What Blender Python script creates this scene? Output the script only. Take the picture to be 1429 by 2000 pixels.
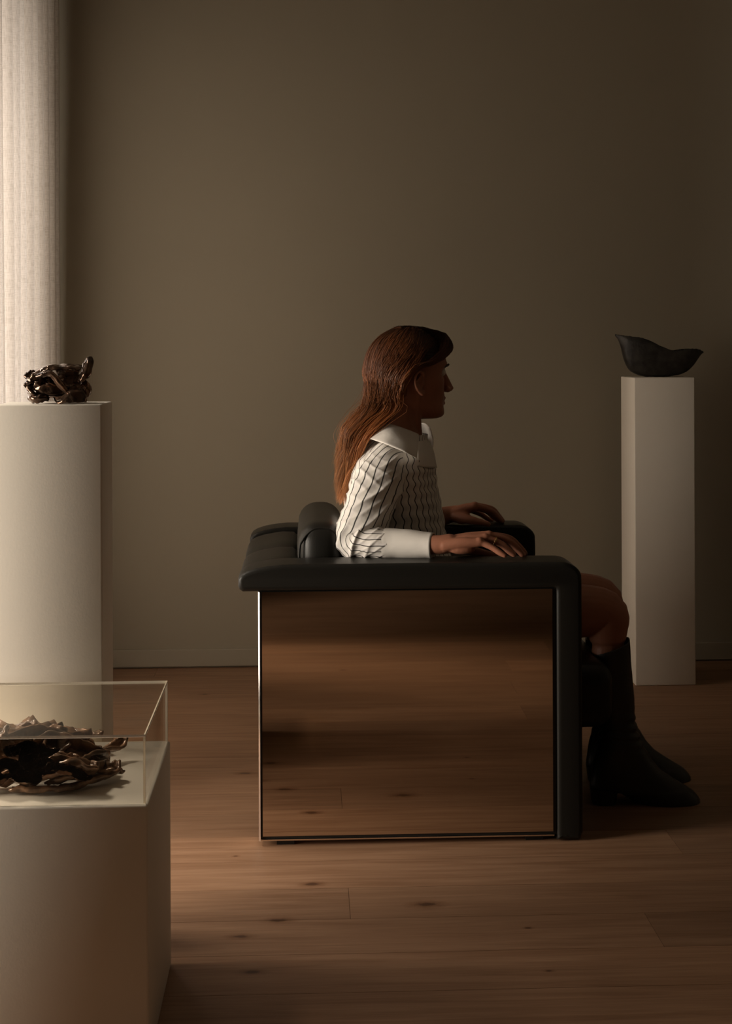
import bpy, bmesh, math, random
from mathutils import Vector, Matrix, noise
random.seed(7)
PI = math.pi
scene = bpy.context.scene
for o in list(bpy.data.objects):
    bpy.data.objects.remove(o, do_unlink=True)
COL = scene.collection

# ------------------------------------------------------------------ camera
F_PX = 2777.8            # 50 mm on a 36 mm tall frame, 2000 px
HOR = 670.0              # horizon row
CAM_H = 1.142
YAW = math.atan((714.5 - 600.0) / F_PX)      # camera looks a little to the right of the room's depth axis
ROLL = 0.004
cd = bpy.data.cameras.new('camera'); cam = bpy.data.objects.new('camera', cd); COL.objects.link(cam)
cd.sensor_fit = 'VERTICAL'; cd.sensor_height = 36.0; cd.sensor_width = 36.0; cd.lens = 50.0
cd.shift_y = (HOR - 1000.0) / 2000.0
cd.clip_start = 0.05; cd.clip_end = 60
cam.matrix_world = (Matrix.Translation((0, 0, CAM_H)) @ Matrix.Rotation(-YAW, 4, 'Z')
                    @ Matrix.Rotation(PI / 2, 4, 'X') @ Matrix.Rotation(-ROLL, 4, 'Z'))
scene.camera = cam

def P(px, py, Y):
    """photo pixel + depth (room Y, metres) -> point"""
    dx, dy = px - 714.5, py - HOR
    c, s = math.cos(ROLL), math.sin(ROLL)
    dx, dy = dx * c - dy * s, dx * s + dy * c
    u, v = dx / F_PX, -dy / F_PX
    rx = math.sin(YAW) + u * math.cos(YAW); ry = math.cos(YAW) - u * math.sin(YAW)
    t = Y / ry
    return Vector((rx * t, Y, CAM_H + v * t))

# ------------------------------------------------------------------ light
scene.view_settings.view_transform = 'Standard'
scene.view_settings.look = 'None'
scene.view_settings.gamma = 1.0
scene.view_settings.use_curve_mapping = False
scene.view_settings.exposure = 0.0
w = bpy.data.worlds.new('world'); scene.world = w; w.use_nodes = True
bg = w.node_tree.nodes['Background']; bg.inputs[0].default_value = (1.0, 0.86, 0.72, 1); bg.inputs[1].default_value = 0.05

XL = -1.05               # inner face of the window wall
def daylight(name, y0, y1, z0, z1, watts, col):
    l = bpy.data.lights.new(name, 'AREA'); l.shape = 'RECTANGLE'
    l.size = z1 - z0; l.size_y = y1 - y0; l.energy = watts; l.color = col
    o = bpy.data.objects.new(name, l); COL.objects.link(o)
    o.location = (XL - 0.2, (y0 + y1) / 2, (z0 + z1) / 2); o.rotation_euler = (0, -PI / 2, 0)
    return o
sky = daylight('daylight_outside', 1.75, 2.85, 0.3, 1.9, 138.0, (1.0, 0.88, 0.74)); sky.location.x = -3.1
high = daylight('daylight_high_sky', 3.05, 3.85, 3.1, 3.8, 88.0, (1.0, 0.88, 0.74)); high.location.x = -1.82
high.rotation_euler = (0, -PI / 2 + math.radians(60), 0)
daylight('daylight_curtained_window', 3.40, 4.60, 0.1, 2.1, 22.0, (1.0, 0.89, 0.79))
beam = daylight('daylight_front_window', 0.82, 1.18, 0.3, 1.5, 2.6, (1.0, 0.80, 0.60))
beam.data.spread = math.radians(34); beam.rotation_euler = (0, -PI / 2 + math.radians(34), math.radians(17))

# ------------------------------------------------------------------ helpers
def setin(n, name, v):
    if name in n.inputs:
        n.inputs[name].default_value = v
def new_mat(name):
    m = bpy.data.materials.new(name); m.use_nodes = True
    nt = m.node_tree; b = nt.nodes['Principled BSDF']
    return m, nt, b
def mat_plain(name, col, rough=0.6, metal=0.0, spec=0.5, bump=0.0, bscale=200.0, var=0.0, vscale=6.0, stretch=None, coat=0.0):
    m, nt, b = new_mat(name)
    b.inputs['Base Color'].default_value = (*col, 1); b.inputs['Roughness'].default_value = rough
    b.inputs['Metallic'].default_value = metal; setin(b, 'Specular IOR Level', spec); setin(b, 'Coat Weight', coat)
    tc = nt.nodes.new('ShaderNodeNewGeometry')
    vec = tc.outputs['Position']
    if stretch:
        mp = nt.nodes.new('ShaderNodeMapping'); mp.inputs['Scale'].default_value = stretch
        nt.links.new(vec, mp.inputs['Vector']); vec = mp.outputs['Vector']
    if var > 0:
        n = nt.nodes.new('ShaderNodeTexNoise'); n.inputs['Scale'].default_value = vscale; n.inputs['Detail'].default_value = 4
        nt.links.new(vec, n.inputs['Vector'])
        r = nt.nodes.new('ShaderNodeValToRGB')
        r.color_ramp.elements[0].position = 0.3; r.color_ramp.elements[1].position = 0.7
        r.color_ramp.elements[0].color = (*[c * (1 - var) for c in col], 1)
        r.color_ramp.elements[1].color = (*[min(1, c * (1 + var)) for c in col], 1)
        nt.links.new(n.outputs['Fac'], r.inputs['Fac']); nt.links.new(r.outputs['Color'], b.inputs['Base Color'])
    if bump > 0:
        n = nt.nodes.new('ShaderNodeTexNoise'); n.inputs['Scale'].default_value = bscale; n.inputs['Detail'].default_value = 3
        nt.links.new(vec, n.inputs['Vector'])
        bp = nt.nodes.new('ShaderNodeBump'); bp.inputs['Strength'].default_value = bump; bp.inputs['Distance'].default_value = 0.002
        nt.links.new(n.outputs['Fac'], bp.inputs['Height']); nt.links.new(bp.outputs['Normal'], b.inputs['Normal'])
    return m

def tag(o, label, cat, group=None, kind=None):
    o['label'] = label; o['category'] = cat
    if group: o['group'] = group
    if kind: o['kind'] = kind
    return o
def empty(name, loc):
    o = bpy.data.objects.new(name, None); COL.objects.link(o); o.location = loc; o.empty_display_size = 0.05
    return o
def add(name, verts, faces, mat, parent=None, smooth=True, uvs=None, mats=None, fm=None):
    me = bpy.data.meshes.new(name)
    off = parent_loc(parent)
    me.from_pydata([Vector(v) - off for v in verts], [], faces)
    for m in (mats or [mat]): me.materials.append(m)
    if fm: me.polygons.foreach_set('material_index', fm)
    me.polygons.foreach_set('use_smooth', [smooth] * len(me.polygons))
    if uvs:
        ul = me.uv_layers.new(name='uv')
        for p in me.polygons:
            for li, vi in zip(p.loop_indices, p.vertices):
                ul.data[li].uv = uvs[vi]
    me.validate(); me.update()
    o = bpy.data.objects.new(name, me); COL.objects.link(o)
    if parent: o.parent = parent
    return o
def parent_loc(p):
    v = Vector((0, 0, 0))
    while p is not None:
        v += Vector(p.location); p = p.parent
    return v
def box_bm(lo, hi, bevel=0.0, seg=2, bm=None):
    b = bmesh.new()
    vs = [b.verts.new((x, y, z)) for x in (lo[0], hi[0]) for y in (lo[1], hi[1]) for z in (lo[2], hi[2])]
    for f in ((0, 1, 3, 2), (4, 6, 7, 5), (0, 4, 5, 1), (2, 3, 7, 6), (0, 2, 6, 4), (1, 5, 7, 3)):
        b.faces.new([vs[i] for i in f])
    bmesh.ops.recalc_face_normals(b, faces=b.faces[:])
    if bevel > 0:
        bmesh.ops.bevel(b, geom=b.edges[:], offset=bevel, segments=seg, profile=0.5, affect='EDGES')
    return b
def add_bm(name, bm, mat, parent=None, smooth=False, shade_angle=None):
    off = parent_loc(parent)
    bmesh.ops.translate(bm, verts=bm.verts[:], vec=-off)
    me = bpy.data.meshes.new(name); bm.to_mesh(me); bm.free()
    me.materials.append(mat)
    me.polygons.foreach_set('use_smooth', [smooth] * len(me.polygons))
    if smooth and shade_angle:
        me.set_sharp_from_angle(angle=shade_angle)
    o = bpy.data.objects.new(name, me); COL.objects.link(o)
    if parent: o.parent = parent
    return o
def box(name, lo, hi, mat, parent=None, bevel=0.0, seg=2, smooth=False):
    return add_bm(name, box_bm(lo, hi, bevel, seg), mat, parent, smooth, math.radians(40) if smooth else None)
def struct(o):
    o['kind'] = 'structure'; return o
def cr(p0, p1, p2, p3, t):
    return 0.5 * ((2 * p1) + (p2 - p0) * t + (2 * p0 - 5 * p1 + 4 * p2 - p3) * t * t + (3 * p1 - p0 - 3 * p2 + p3) * t ** 3)
def spline(pts, t):
    """Catmull-Rom through pts (Vectors or floats), t in 0..1"""
    n = len(pts) - 1; x = min(max(t, 0), 1) * n; i = min(int(x), n - 1); f = x - i
    a = pts[i - 1] if i > 0 else 2 * pts[0] - pts[1]
    d = pts[i + 2] if i + 2 <= n else 2 * pts[n] - pts[n - 1]
    return cr(a, pts[i], pts[i + 1], d, f)
def loft_faces(nr, n, cap0=True, cap1=True, base=0):
    fs = []
    for i in range(nr - 1):
        for j in range(n):
            k = (j + 1) % n
            fs.append((base + i * n + j, base + i * n + k, base + (i + 1) * n + k, base + (i + 1) * n + j))
    if cap0: fs.append(tuple(base + j for j in reversed(range(n))))
    if cap1: fs.append(tuple(base + (nr - 1) * n + j for j in range(n)))
    return fs
def frames(pts, up=Vector((0, 0, 1))):
    out = []; prev = None
    for i, p in enumerate(pts):
        t = (pts[min(i + 1, len(pts) - 1)] - pts[max(i - 1, 0)]).normalized()
        if prev is None:
            s = t.cross(up)
            if s.length < 1e-3: s = t.cross(Vector((1, 0, 0)))
            s.normalize()
        else:
            s = (prev - t * prev.dot(t)).normalized()
        prev = s; out.append((t, s, s.cross(t)))
    return out
class Solid:
    """collects closed shapes that are later fused into one continuous skin"""
    def __init__(s): s.v = []; s.f = []
    def tube(s, pts, rad, n=14, sub=5, flat=None, up=Vector((0, 0, 1))):
        pts = [Vector(p) for p in pts]; m = (len(pts) - 1) * sub
        c = [spline(pts, i / m) for i in range(m + 1)]; r = [max(0.0008, spline(rad, i / m)) for i in range(m + 1)]
        k = [spline(flat, i / m) if flat else 1.0 for i in range(m + 1)]
        fr = frames(c, up)
        rings = []
        for q in (-0.98, -0.8, -0.45):
            rings.append((c[0] + fr[0][0] * r[0] * q, fr[0], r[0] * math.sqrt(1 - q * q), k[0]))
        for i in range(m + 1): rings.append((c[i], fr[i], r[i], k[i]))
        for q in (0.45, 0.8, 0.98):
            rings.append((c[m] + fr[m][0] * r[m] * q, fr[m], r[m] * math.sqrt(1 - q * q), k[m]))
        b = len(s.v)
        for (cc, (t, a, u), rr, kk) in rings:
            for j in range(n):
                an = 2 * PI * j / n
                s.v.append(cc + a * math.cos(an) * rr * kk + u * math.sin(an) * rr)
        s.f += loft_faces(len(rings), n, base=b)
    def rings(s, rings):
        b = len(s.v); n = len(rings[0])
        for r in rings: s.v += [Vector(p) for p in r]
        s.f += loft_faces(len(rings), n, base=b)
    def ell(s, c, rx, ry, rz, ax=None, n=16, m=10):
        c = Vector(c); ax = ax or Matrix.Identity(3); R = []
        for i in range(m + 1):
            th = PI * min(max(i / m, 0.02), 0.98)
            R.append([c + ax @ Vector((rx * math.sin(th) * math.cos(2 * PI * j / n), ry * math.sin(th) * math.sin(2 * PI * j / n), -rz * math.cos(th))) for j in range(n)])
        s.rings(R)
def fuse(solid, voxel, smooth=4, fac=0.5):
    me = bpy.data.meshes.new('tmp'); me.from_pydata([tuple(v) for v in solid.v], [], solid.f)
    bm = bmesh.new(); bm.from_mesh(me); bmesh.ops.recalc_face_normals(bm, faces=bm.faces[:]); bm.to_mesh(me); bm.free()
    o = bpy.data.objects.new('tmp', me); COL.objects.link(o)
    r = o.modifiers.new('r', 'REMESH'); r.mode = 'VOXEL'; r.voxel_size = voxel; r.use_smooth_shade = True
    sm = o.modifiers.new('s', 'SMOOTH'); sm.iterations = smooth; sm.factor = fac
    dg = bpy.context.evaluated_depsgraph_get(); dg.update()
    res = bpy.data.meshes.new_from_object(o.evaluated_get(dg))
    bpy.data.objects.remove(o, do_unlink=True); bpy.data.meshes.remove(me)
    return res
def link_mesh(name, me, mat, parent):
    off = parent_loc(parent); me.name = name
    me.transform(Matrix.Translation(-off))
    me.materials.clear(); me.materials.append(mat)
    me.polygons.foreach_set('use_smooth', [True] * len(me.polygons))
    o = bpy.data.objects.new(name, me); COL.objects.link(o); o.parent = parent
    return o
def sheet(grid, nu, nv, thick, nz=None):
    """smooth two-sided slab through a control grid (rows of Vectors); returns verts, faces, uvs"""
    rows = [[spline(r, j / nv) for j in range(nv + 1)] for r in grid]
    pts = [[spline([r[j] for r in rows], i / nu) for j in range(nv + 1)] for i in range(nu + 1)]
    if nz:
        pts = [[p + nz(p, i / nu, j / nv) for j, p in enumerate(r)] for i, r in enumerate(pts)]
    V = []; N = nv + 1
    nor = [[None] * N for _ in range(nu + 1)]
    for i in range(nu + 1):
        for j in range(N):
            a = pts[min(i + 1, nu)][j] - pts[max(i - 1, 0)][j]; b = pts[i][min(j + 1, nv)] - pts[i][max(j - 1, 0)]
            c = a.cross(b); nor[i][j] = c.normalized() if c.length > 1e-12 else Vector((0, 0, 1))
    uv = []
    for sgn in (0.5, -0.5):
        for i in range(nu + 1):
            for j in range(N):
                e = min(i, nu - i, j, nv - j)
                th = thick * (0.45 if e == 0 else 1.0)
                V.append(pts[i][j] + nor[i][j] * th * sgn); uv.append((i / nu, j / nv))
    M = (nu + 1) * N; Fc = []
    for i in range(nu):
        for j in range(nv):
            a, b, c, d = i * N + j, i * N + j + 1, (i + 1) * N + j + 1, (i + 1) * N + j
            Fc.append((a, d, c, b)); Fc.append((M + a, M + b, M + c, M + d))
    rim = [(0, j) for j in range(nv)] + [(i, nv) for i in range(nu)] + [(nu, nv - j) for j in range(nv)] + [(nu - i, 0) for i in range(nu)]
    for q in range(len(rim)):
        a = rim[q][0] * N + rim[q][1]; b = rim[(q + 1) % len(rim)][0] * N + rim[(q + 1) % len(rim)][1]
        Fc.append((a, b, M + b, M + a))
    return V, Fc, uv
def nz3(p, sc, seed=0.0):
    q = Vector(p) * sc + Vector((seed, seed * 1.7, -seed))
    return noise.noise(q)

# ------------------------------------------------------------------ materials
M_wall = mat_plain('wall_paint', (0.325, 0.287, 0.217), 0.9, bump=0.08, bscale=350, var=0.02, vscale=1.5)
M_trim = mat_plain('trim_paint', (0.335, 0.297, 0.227), 0.6)
M_ceil = mat_plain('ceiling_paint', (0.38, 0.34, 0.28), 0.9)
M_plinth = mat_plain('plinth_paint', (0.86, 0.80, 0.70), 0.75, bump=0.05, bscale=260, var=0.015, vscale=4)
M_leather = mat_plain('black_leather', (0.017, 0.016, 0.0135), 0.38, spec=0.24, bump=0.12, bscale=420)
M_rubber = mat_plain('black_rubber', (0.01, 0.01, 0.009), 0.5)
M_chrome = mat_plain('polished_steel', (0.86, 0.80, 0.74), 0.16, metal=1.0)
M_mirror = mat_plain('mirror_steel', (0.62, 0.56, 0.50), 0.02, metal=1.0)
M_skin = mat_plain('skin', (0.36, 0.150, 0.088), 0.5, spec=0.4, var=0.06, vscale=30, bump=0.04, bscale=500)
M_boot = mat_plain('boot_leather', (0.026, 0.024, 0.021), 0.42, spec=0.4, bump=0.1, bscale=300)
M_skirt = mat_plain('skirt_cloth', (0.03, 0.022, 0.018), 0.9)
M_gold = mat_plain('gold', (0.9, 0.62, 0.3), 0.2, metal=1.0)
M_eye = mat_plain('eye_white', (0.7, 0.66, 0.6), 0.2)
M_bowl = mat_plain('bowl_glaze', (0.026, 0.023, 0.019), 0.5, spec=0.4, var=0.75, vscale=32, bump=0.5, bscale=90)

def floor_mat():
    m, nt, b = new_mat('oak_floor'); N = nt.nodes; L = nt.links
    geo = N.new('ShaderNodeNewGeometry'); oi = N.new('ShaderNodeObjectInfo')
    rnd = N.new('ShaderNodeMath'); rnd.operation = 'MULTIPLY'; rnd.inputs[1].default_value = 37.0
    L.new(oi.outputs['Random'], rnd.inputs[0])
    comb = N.new('ShaderNodeCombineXYZ'); L.new(rnd.outputs[0], comb.inputs[2]); L.new(rnd.outputs[0], comb.inputs[0])
    ad = N.new('ShaderNodeVectorMath'); ad.operation = 'ADD'; L.new(geo.outputs['Position'], ad.inputs[0]); L.new(comb.outputs[0], ad.inputs[1])
    mp = N.new('ShaderNodeMapping'); mp.inputs['Scale'].default_value = (1.6, 26, 1); L.new(ad.outputs[0], mp.inputs['Vector'])
    n1 = N.new('ShaderNodeTexNoise'); n1.inputs['Scale'].default_value = 2.2; n1.inputs['Detail'].default_value = 6; n1.inputs['Distortion'].default_value = 0.6
    L.new(mp.outputs[0], n1.inputs['Vector'])
    mp2 = N.new('ShaderNodeMapping'); mp2.inputs['Scale'].default_value = (7, 260, 1); L.new(ad.outputs[0], mp2.inputs['Vector'])
    n2 = N.new('ShaderNodeTexNoise'); n2.inputs['Scale'].default_value = 1.5; n2.inputs['Detail'].default_value = 3
    L.new(mp2.outputs[0], n2.inputs['Vector'])
    r = N.new('ShaderNodeValToRGB'); e = r.color_ramp.elements
    e[0].position = 0.28; e[0].color = (0.235, 0.123, 0.066, 1); e[1].position = 0.72; e[1].color = (0.345, 0.200, 0.117, 1)
    L.new(n1.outputs['Fac'], r.inputs['Fac'])
    mx = N.new('ShaderNodeMix'); mx.data_type = 'RGBA'; mx.blend_type = 'MULTIPLY'; mx.inputs['Factor'].default_value = 0.22
    r2 = N.new('ShaderNodeValToRGB'); r2.color_ramp.elements[0].position = 0.35; r2.color_ramp.elements[0].color = (0.55, 0.5, 0.45, 1); r2.color_ramp.elements[1].position = 0.6
    L.new(n2.outputs['Fac'], r2.inputs['Fac']); L.new(r.outputs[0], mx.inputs['A']); L.new(r2.outputs[0], mx.inputs['B'])
    # per-plank tone
    tone = N.new('ShaderNodeMapRange'); tone.inputs['To Min'].default_value = 0.82; tone.inputs['To Max'].default_value = 1.1; L.new(oi.outputs['Random'], tone.inputs['Value'])
    sc = N.new('ShaderNodeVectorMath'); sc.operation = 'SCALE'; L.new(mx.outputs['Result'], sc.inputs[0]); L.new(tone.outputs[0], sc.inputs['Scale'])
    # knots at their places in the boards
    cur = None
    knots = [(545, 1795, 1.0), (468, 1825, 0.8), (832, 1770, 1.2), (610, 1726, 0.9), (478, 1507, 0.9), (1030, 1820, 0.35), (490, 1895, 0.8), (1072, 1905, 0.35), (460, 1668, 0.3), (400, 1352, 0.6)]
    spots = [(P(a, c, F_PX * CAM_H / (c - HOR)), k) for a, c, k in knots]
    spots += [(Vector((x, y, 0)), k) for x, y, k in ((0.12, 1.5, 0.5), (0.9, 2.1, 0.5))]
    wob = N.new('ShaderNodeTexNoise'); wob.inputs['Scale'].default_value = 45; L.new(geo.outputs['Position'], wob.inputs['Vector'])
    for p, k in spots:
        sb = N.new('ShaderNodeVectorMath'); sb.operation = 'SUBTRACT'; sb.inputs[1].default_value = (p.x, p.y, 0); L.new(geo.outputs['Position'], sb.inputs[0])
        ml = N.new('ShaderNodeVectorMath'); ml.operation = 'MULTIPLY'; ml.inputs[1].default_value = (33 / k, 70 / k, 0); L.new(sb.outputs[0], ml.inputs[0])
        ln = N.new('ShaderNodeVectorMath'); ln.operation = 'LENGTH'; L.new(ml.outputs[0], ln.inputs[0])
        if cur is None: cur = ln.outputs['Value']
        else:
            mn = N.new('ShaderNodeMath'); mn.operation = 'MINIMUM'; L.new(cur, mn.inputs[0]); L.new(ln.outputs['Value'], mn.inputs[1]); cur = mn.outputs[0]
    aw = N.new('ShaderNodeMath'); aw.operation = 'MULTIPLY_ADD'; aw.inputs[1].default_value = 0.9; L.new(wob.outputs['Fac'], aw.inputs[0]); L.new(cur, aw.inputs[2])
    sh = N.new('ShaderNodeMath'); sh.operation = 'MULTIPLY_ADD'; sh.inputs[1].default_value = 0.6; sh.inputs[2].default_value = -0.27; L.new(aw.outputs[0], sh.inputs[0])
    kr = N.new('ShaderNodeValToRGB'); ke = kr.color_ramp.elements
    ke[0].position = 0.22; ke[0].color = (0.34, 0.28, 0.24, 1); ke[1].position = 0.9; ke[1].color = (1, 1, 1, 1)
    q = ke.new(0.40); q.color = (0.74, 0.67, 0.61, 1)
    L.new(sh.outputs[0], kr.inputs['Fac'])
    mk = N.new('ShaderNodeMix'); mk.data_type = 'RGBA'; mk.blend_type = 'MULTIPLY'; mk.inputs['Factor'].default_value = 1.0
    L.new(sc.outputs[0], mk.inputs['A']); L.new(kr.outputs[0], mk.inputs['B']); L.new(mk.outputs['Result'], b.inputs['Base Color'])
    b.inputs['Roughness'].default_value = 0.5; setin(b, 'Specular IOR Level', 0.35)
    bp = N.new('ShaderNodeBump'); bp.inputs['Strength'].default_value = 0.15; bp.inputs['Distance'].default_value = 0.001
    L.new(n2.outputs['Fac'], bp.inputs['Height']); L.new(bp.outputs['Normal'], b.inputs['Normal'])
    return m
M_floor = floor_mat()
M_under = mat_plain('floor_gap', (0.05, 0.032, 0.02), 0.9)

def curtain_mat():
    m, nt, b = new_mat('sheer_linen'); N = nt.nodes; L = nt.links
    tc = N.new('ShaderNodeTexCoord'); out = N['Material Output']
    mp = N.new('ShaderNodeMapping'); mp.inputs['Scale'].default_value = (520, 40, 1); L.new(tc.outputs['UV'], mp.inputs['Vector'])
    mp2 = N.new('ShaderNodeMapping'); mp2.inputs['Scale'].default_value = (45, 520, 1); L.new(tc.outputs['UV'], mp2.inputs['Vector'])
    a = N.new('ShaderNodeTexNoise'); a.inputs['Scale'].default_value = 1; a.inputs['Detail'].default_value = 3; L.new(mp.outputs[0], a.inputs['Vector'])
    c = N.new('ShaderNodeTexNoise'); c.inputs['Scale'].default_value = 1; c.inputs['Detail'].default_value = 3; L.new(mp2.outputs[0], c.inputs['Vector'])
    s = N.new('ShaderNodeMath'); s.operation = 'MULTIPLY'; L.new(a.outputs['Fac'], s.inputs[0]); L.new(c.outputs['Fac'], s.inputs[1])
    r = N.new('ShaderNodeValToRGB'); r.color_ramp.elements[0].position = 0.12; r.color_ramp.elements[0].color = (0.66, 0.62, 0.57, 1)
    r.color_ramp.elements[1].position = 0.30; r.color_ramp.elements[1].color = (0.86, 0.82, 0.78, 1); L.new(s.outputs[0], r.inputs['Fac'])
    d = N.new('ShaderNodeBsdfDiffuse'); t = N.new('ShaderNodeBsdfTranslucent'); mx = N.new('ShaderNodeMixShader'); mx.inputs[0].default_value = 0.55
    L.new(r.outputs[0], d.inputs[0]); L.new(r.outputs[0], t.inputs[0]); L.new(d.outputs[0], mx.inputs[1]); L.new(t.outputs[0], mx.inputs[2])
    L.new(mx.outputs[0], out.inputs['Surface']); return m
M_curtain = curtain_mat()

def acrylic_mats():
    m, nt, b = new_mat('clear_acrylic'); N = nt.nodes; L = nt.links; out = N['Material Output']
    tr = N.new('ShaderNodeBsdfTransparent'); tr.inputs[0].default_value = (0.965, 0.955, 0.93, 1)
    gl = N.new('ShaderNodeBsdfGlossy'); gl.inputs['Roughness'].default_value = 0.03; gl.inputs[0].default_value = (1, 1, 1, 1)
    fr = N.new('ShaderNodeFresnel'); gb = N.new('ShaderNodeNewGeometry')
    io = N.new('ShaderNodeMapRange'); io.inputs['To Min'].default_value = 1.13; io.inputs['To Max'].default_value = 1 / 1.13; L.new(gb.outputs['Backfacing'], io.inputs['Value']); L.new(io.outputs[0], fr.inputs[0])
    mx = N.new('ShaderNodeMixShader'); fs = N.new('ShaderNodeMath'); fs.operation = 'MULTIPLY'; fs.inputs[1].default_value = 0.45; L.new(fr.outputs[0], fs.inputs[0])
    L.new(fs.outputs[0], mx.inputs[0]); L.new(tr.outputs[0], mx.inputs[1]); L.new(gl.outputs[0], mx.inputs[2])
    df = N.new('ShaderNodeBsdfDiffuse'); df.inputs[0].default_value = (0.8, 0.76, 0.7, 1)
    n = N.new('ShaderNodeTexNoise'); n.inputs['Scale'].default_value = 9; n.inputs['Detail'].default_value = 5
    g = N.new('ShaderNodeNewGeometry'); L.new(g.outputs['Position'], n.inputs['Vector'])
    mr = N.new('ShaderNodeMapRange'); mr.inputs['From Min'].default_value = 0.3; mr.inputs['From Max'].default_value = 0.75; mr.inputs['To Min'].default_value = 0.002; mr.inputs['To Max'].default_value = 0.014
    L.new(n.outputs['Fac'], mr.inputs['Value'])
    m2 = N.new('ShaderNodeMixShader'); L.new(mr.outputs[0], m2.inputs[0]); L.new(mx.outputs[0], m2.inputs[1]); L.new(df.outputs[0], m2.inputs[2])
    L.new(m2.outputs[0], out.inputs['Surface'])
    e = mat_plain('acrylic_cut_edge', (0.80, 0.74, 0.64), 0.3, bump=0.3, bscale=300)
    return m, e
M_acry, M_acry_edge = acrylic_mats()

def glaze(name, c0, c1, rough, metal=0.55):
    m, nt, b = new_mat(name); N = nt.nodes; L = nt.links
    g = N.new('ShaderNodeNewGeometry'); n = N.new('ShaderNodeTexNoise'); n.inputs['Scale'].default_value = 38; n.inputs['Detail'].default_value = 5
    L.new(g.outputs['Position'], n.inputs['Vector'])
    r = N.new('ShaderNodeValToRGB'); r.color_ramp.elements[0].position = 0.38; r.color_ramp.elements[1].position = 0.68
    r.color_ramp.elements[0].color = (*c0, 1); r.color_ramp.elements[1].color = (*c1, 1); L.new(n.outputs['Fac'], r.inputs['Fac'])
    L.new(r.outputs[0], b.inputs['Base Color']); b.inputs['Metallic'].default_value = metal; b.inputs['Roughness'].default_value = rough
    n2 = N.new('ShaderNodeTexNoise'); n2.inputs['Scale'].default_value = 120; n2.inputs['Detail'].default_value = 3; L.new(g.outputs['Position'], n2.inputs['Vector'])
    bp = N.new('ShaderNodeBump'); bp.inputs['Strength'].default_value = 0.35; bp.inputs['Distance'].default_value = 0.002
    L.new(n2.outputs['Fac'], bp.inputs['Height']); L.new(bp.outputs['Normal'], b.inputs['Normal'])
    return m
M_lustre = glaze('bronze_lustre_glaze', (0.05, 0.032, 0.023), (0.24, 0.145, 0.095), 0.11, 0.75)
M_bark = glaze('brown_bark_glaze', (0.10, 0.060, 0.038), (0.36, 0.205, 0.12), 0.22, 0.15)

def stripe_mat(name, period, width):
    """white poplin with thin dark stripes that run along v"""
    m, nt, b = new_mat(name); N = nt.nodes; L = nt.links
    tc = N.new('ShaderNodeTexCoord'); sp = N.new('ShaderNodeSeparateXYZ'); L.new(tc.outputs['UV'], sp.inputs[0])
    dv = N.new('ShaderNodeMath'); dv.operation = 'DIVIDE'; dv.inputs[1].default_value = period; L.new(sp.outputs[0], dv.inputs[0])
    fr = N.new('ShaderNodeMath'); fr.operation = 'FRACT'; L.new(dv.outputs[0], fr.inputs[0])
    r = N.new('ShaderNodeValToRGB'); r.color_ramp.interpolation = 'LINEAR'; e = r.color_ramp.elements
    e[0].position = 0.0; e[0].color = (0.82, 0.78, 0.72, 1); e[1].position = 0.5 - width; e[1].color = (0.82, 0.78, 0.72, 1)
    for p_, c_ in ((0.5 - width * 0.7, 0.06), (0.5 + width * 0.7, 0.06), (0.5 + width, 0.78)):
        q = e.new(p_); q.color = (c_ * 1.0, c_ * 0.95, c_ * 0.9, 1)
    L.new(fr.outputs[0], r.inputs['Fac']); L.new(r.outputs[0], b.inputs['Base Color'])
    b.inputs['Roughness'].default_value = 0.8; setin(b, 'Specular IOR Level', 0.2)
    g = N.new('ShaderNodeNewGeometry'); n = N.new('ShaderNodeTexNoise'); n.inputs['Scale'].default_value = 60; n.inputs['Detail'].default_value = 3
    L.new(g.outputs['Position'], n.inputs['Vector'])
    bp = N.new('ShaderNodeBump'); bp.inputs['Strength'].default_value = 0.3; bp.inputs['Distance'].default_value = 0.003
    L.new(n.outputs['Fac'], bp.inputs['Height']); L.new(bp.outputs['Normal'], b.inputs['Normal'])
    return m
M_stripe = stripe_mat('striped_poplin', 0.0205, 0.085)
M_white = mat_plain('white_poplin', (0.80, 0.76, 0.70), 0.8, bump=0.25, bscale=70)
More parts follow.
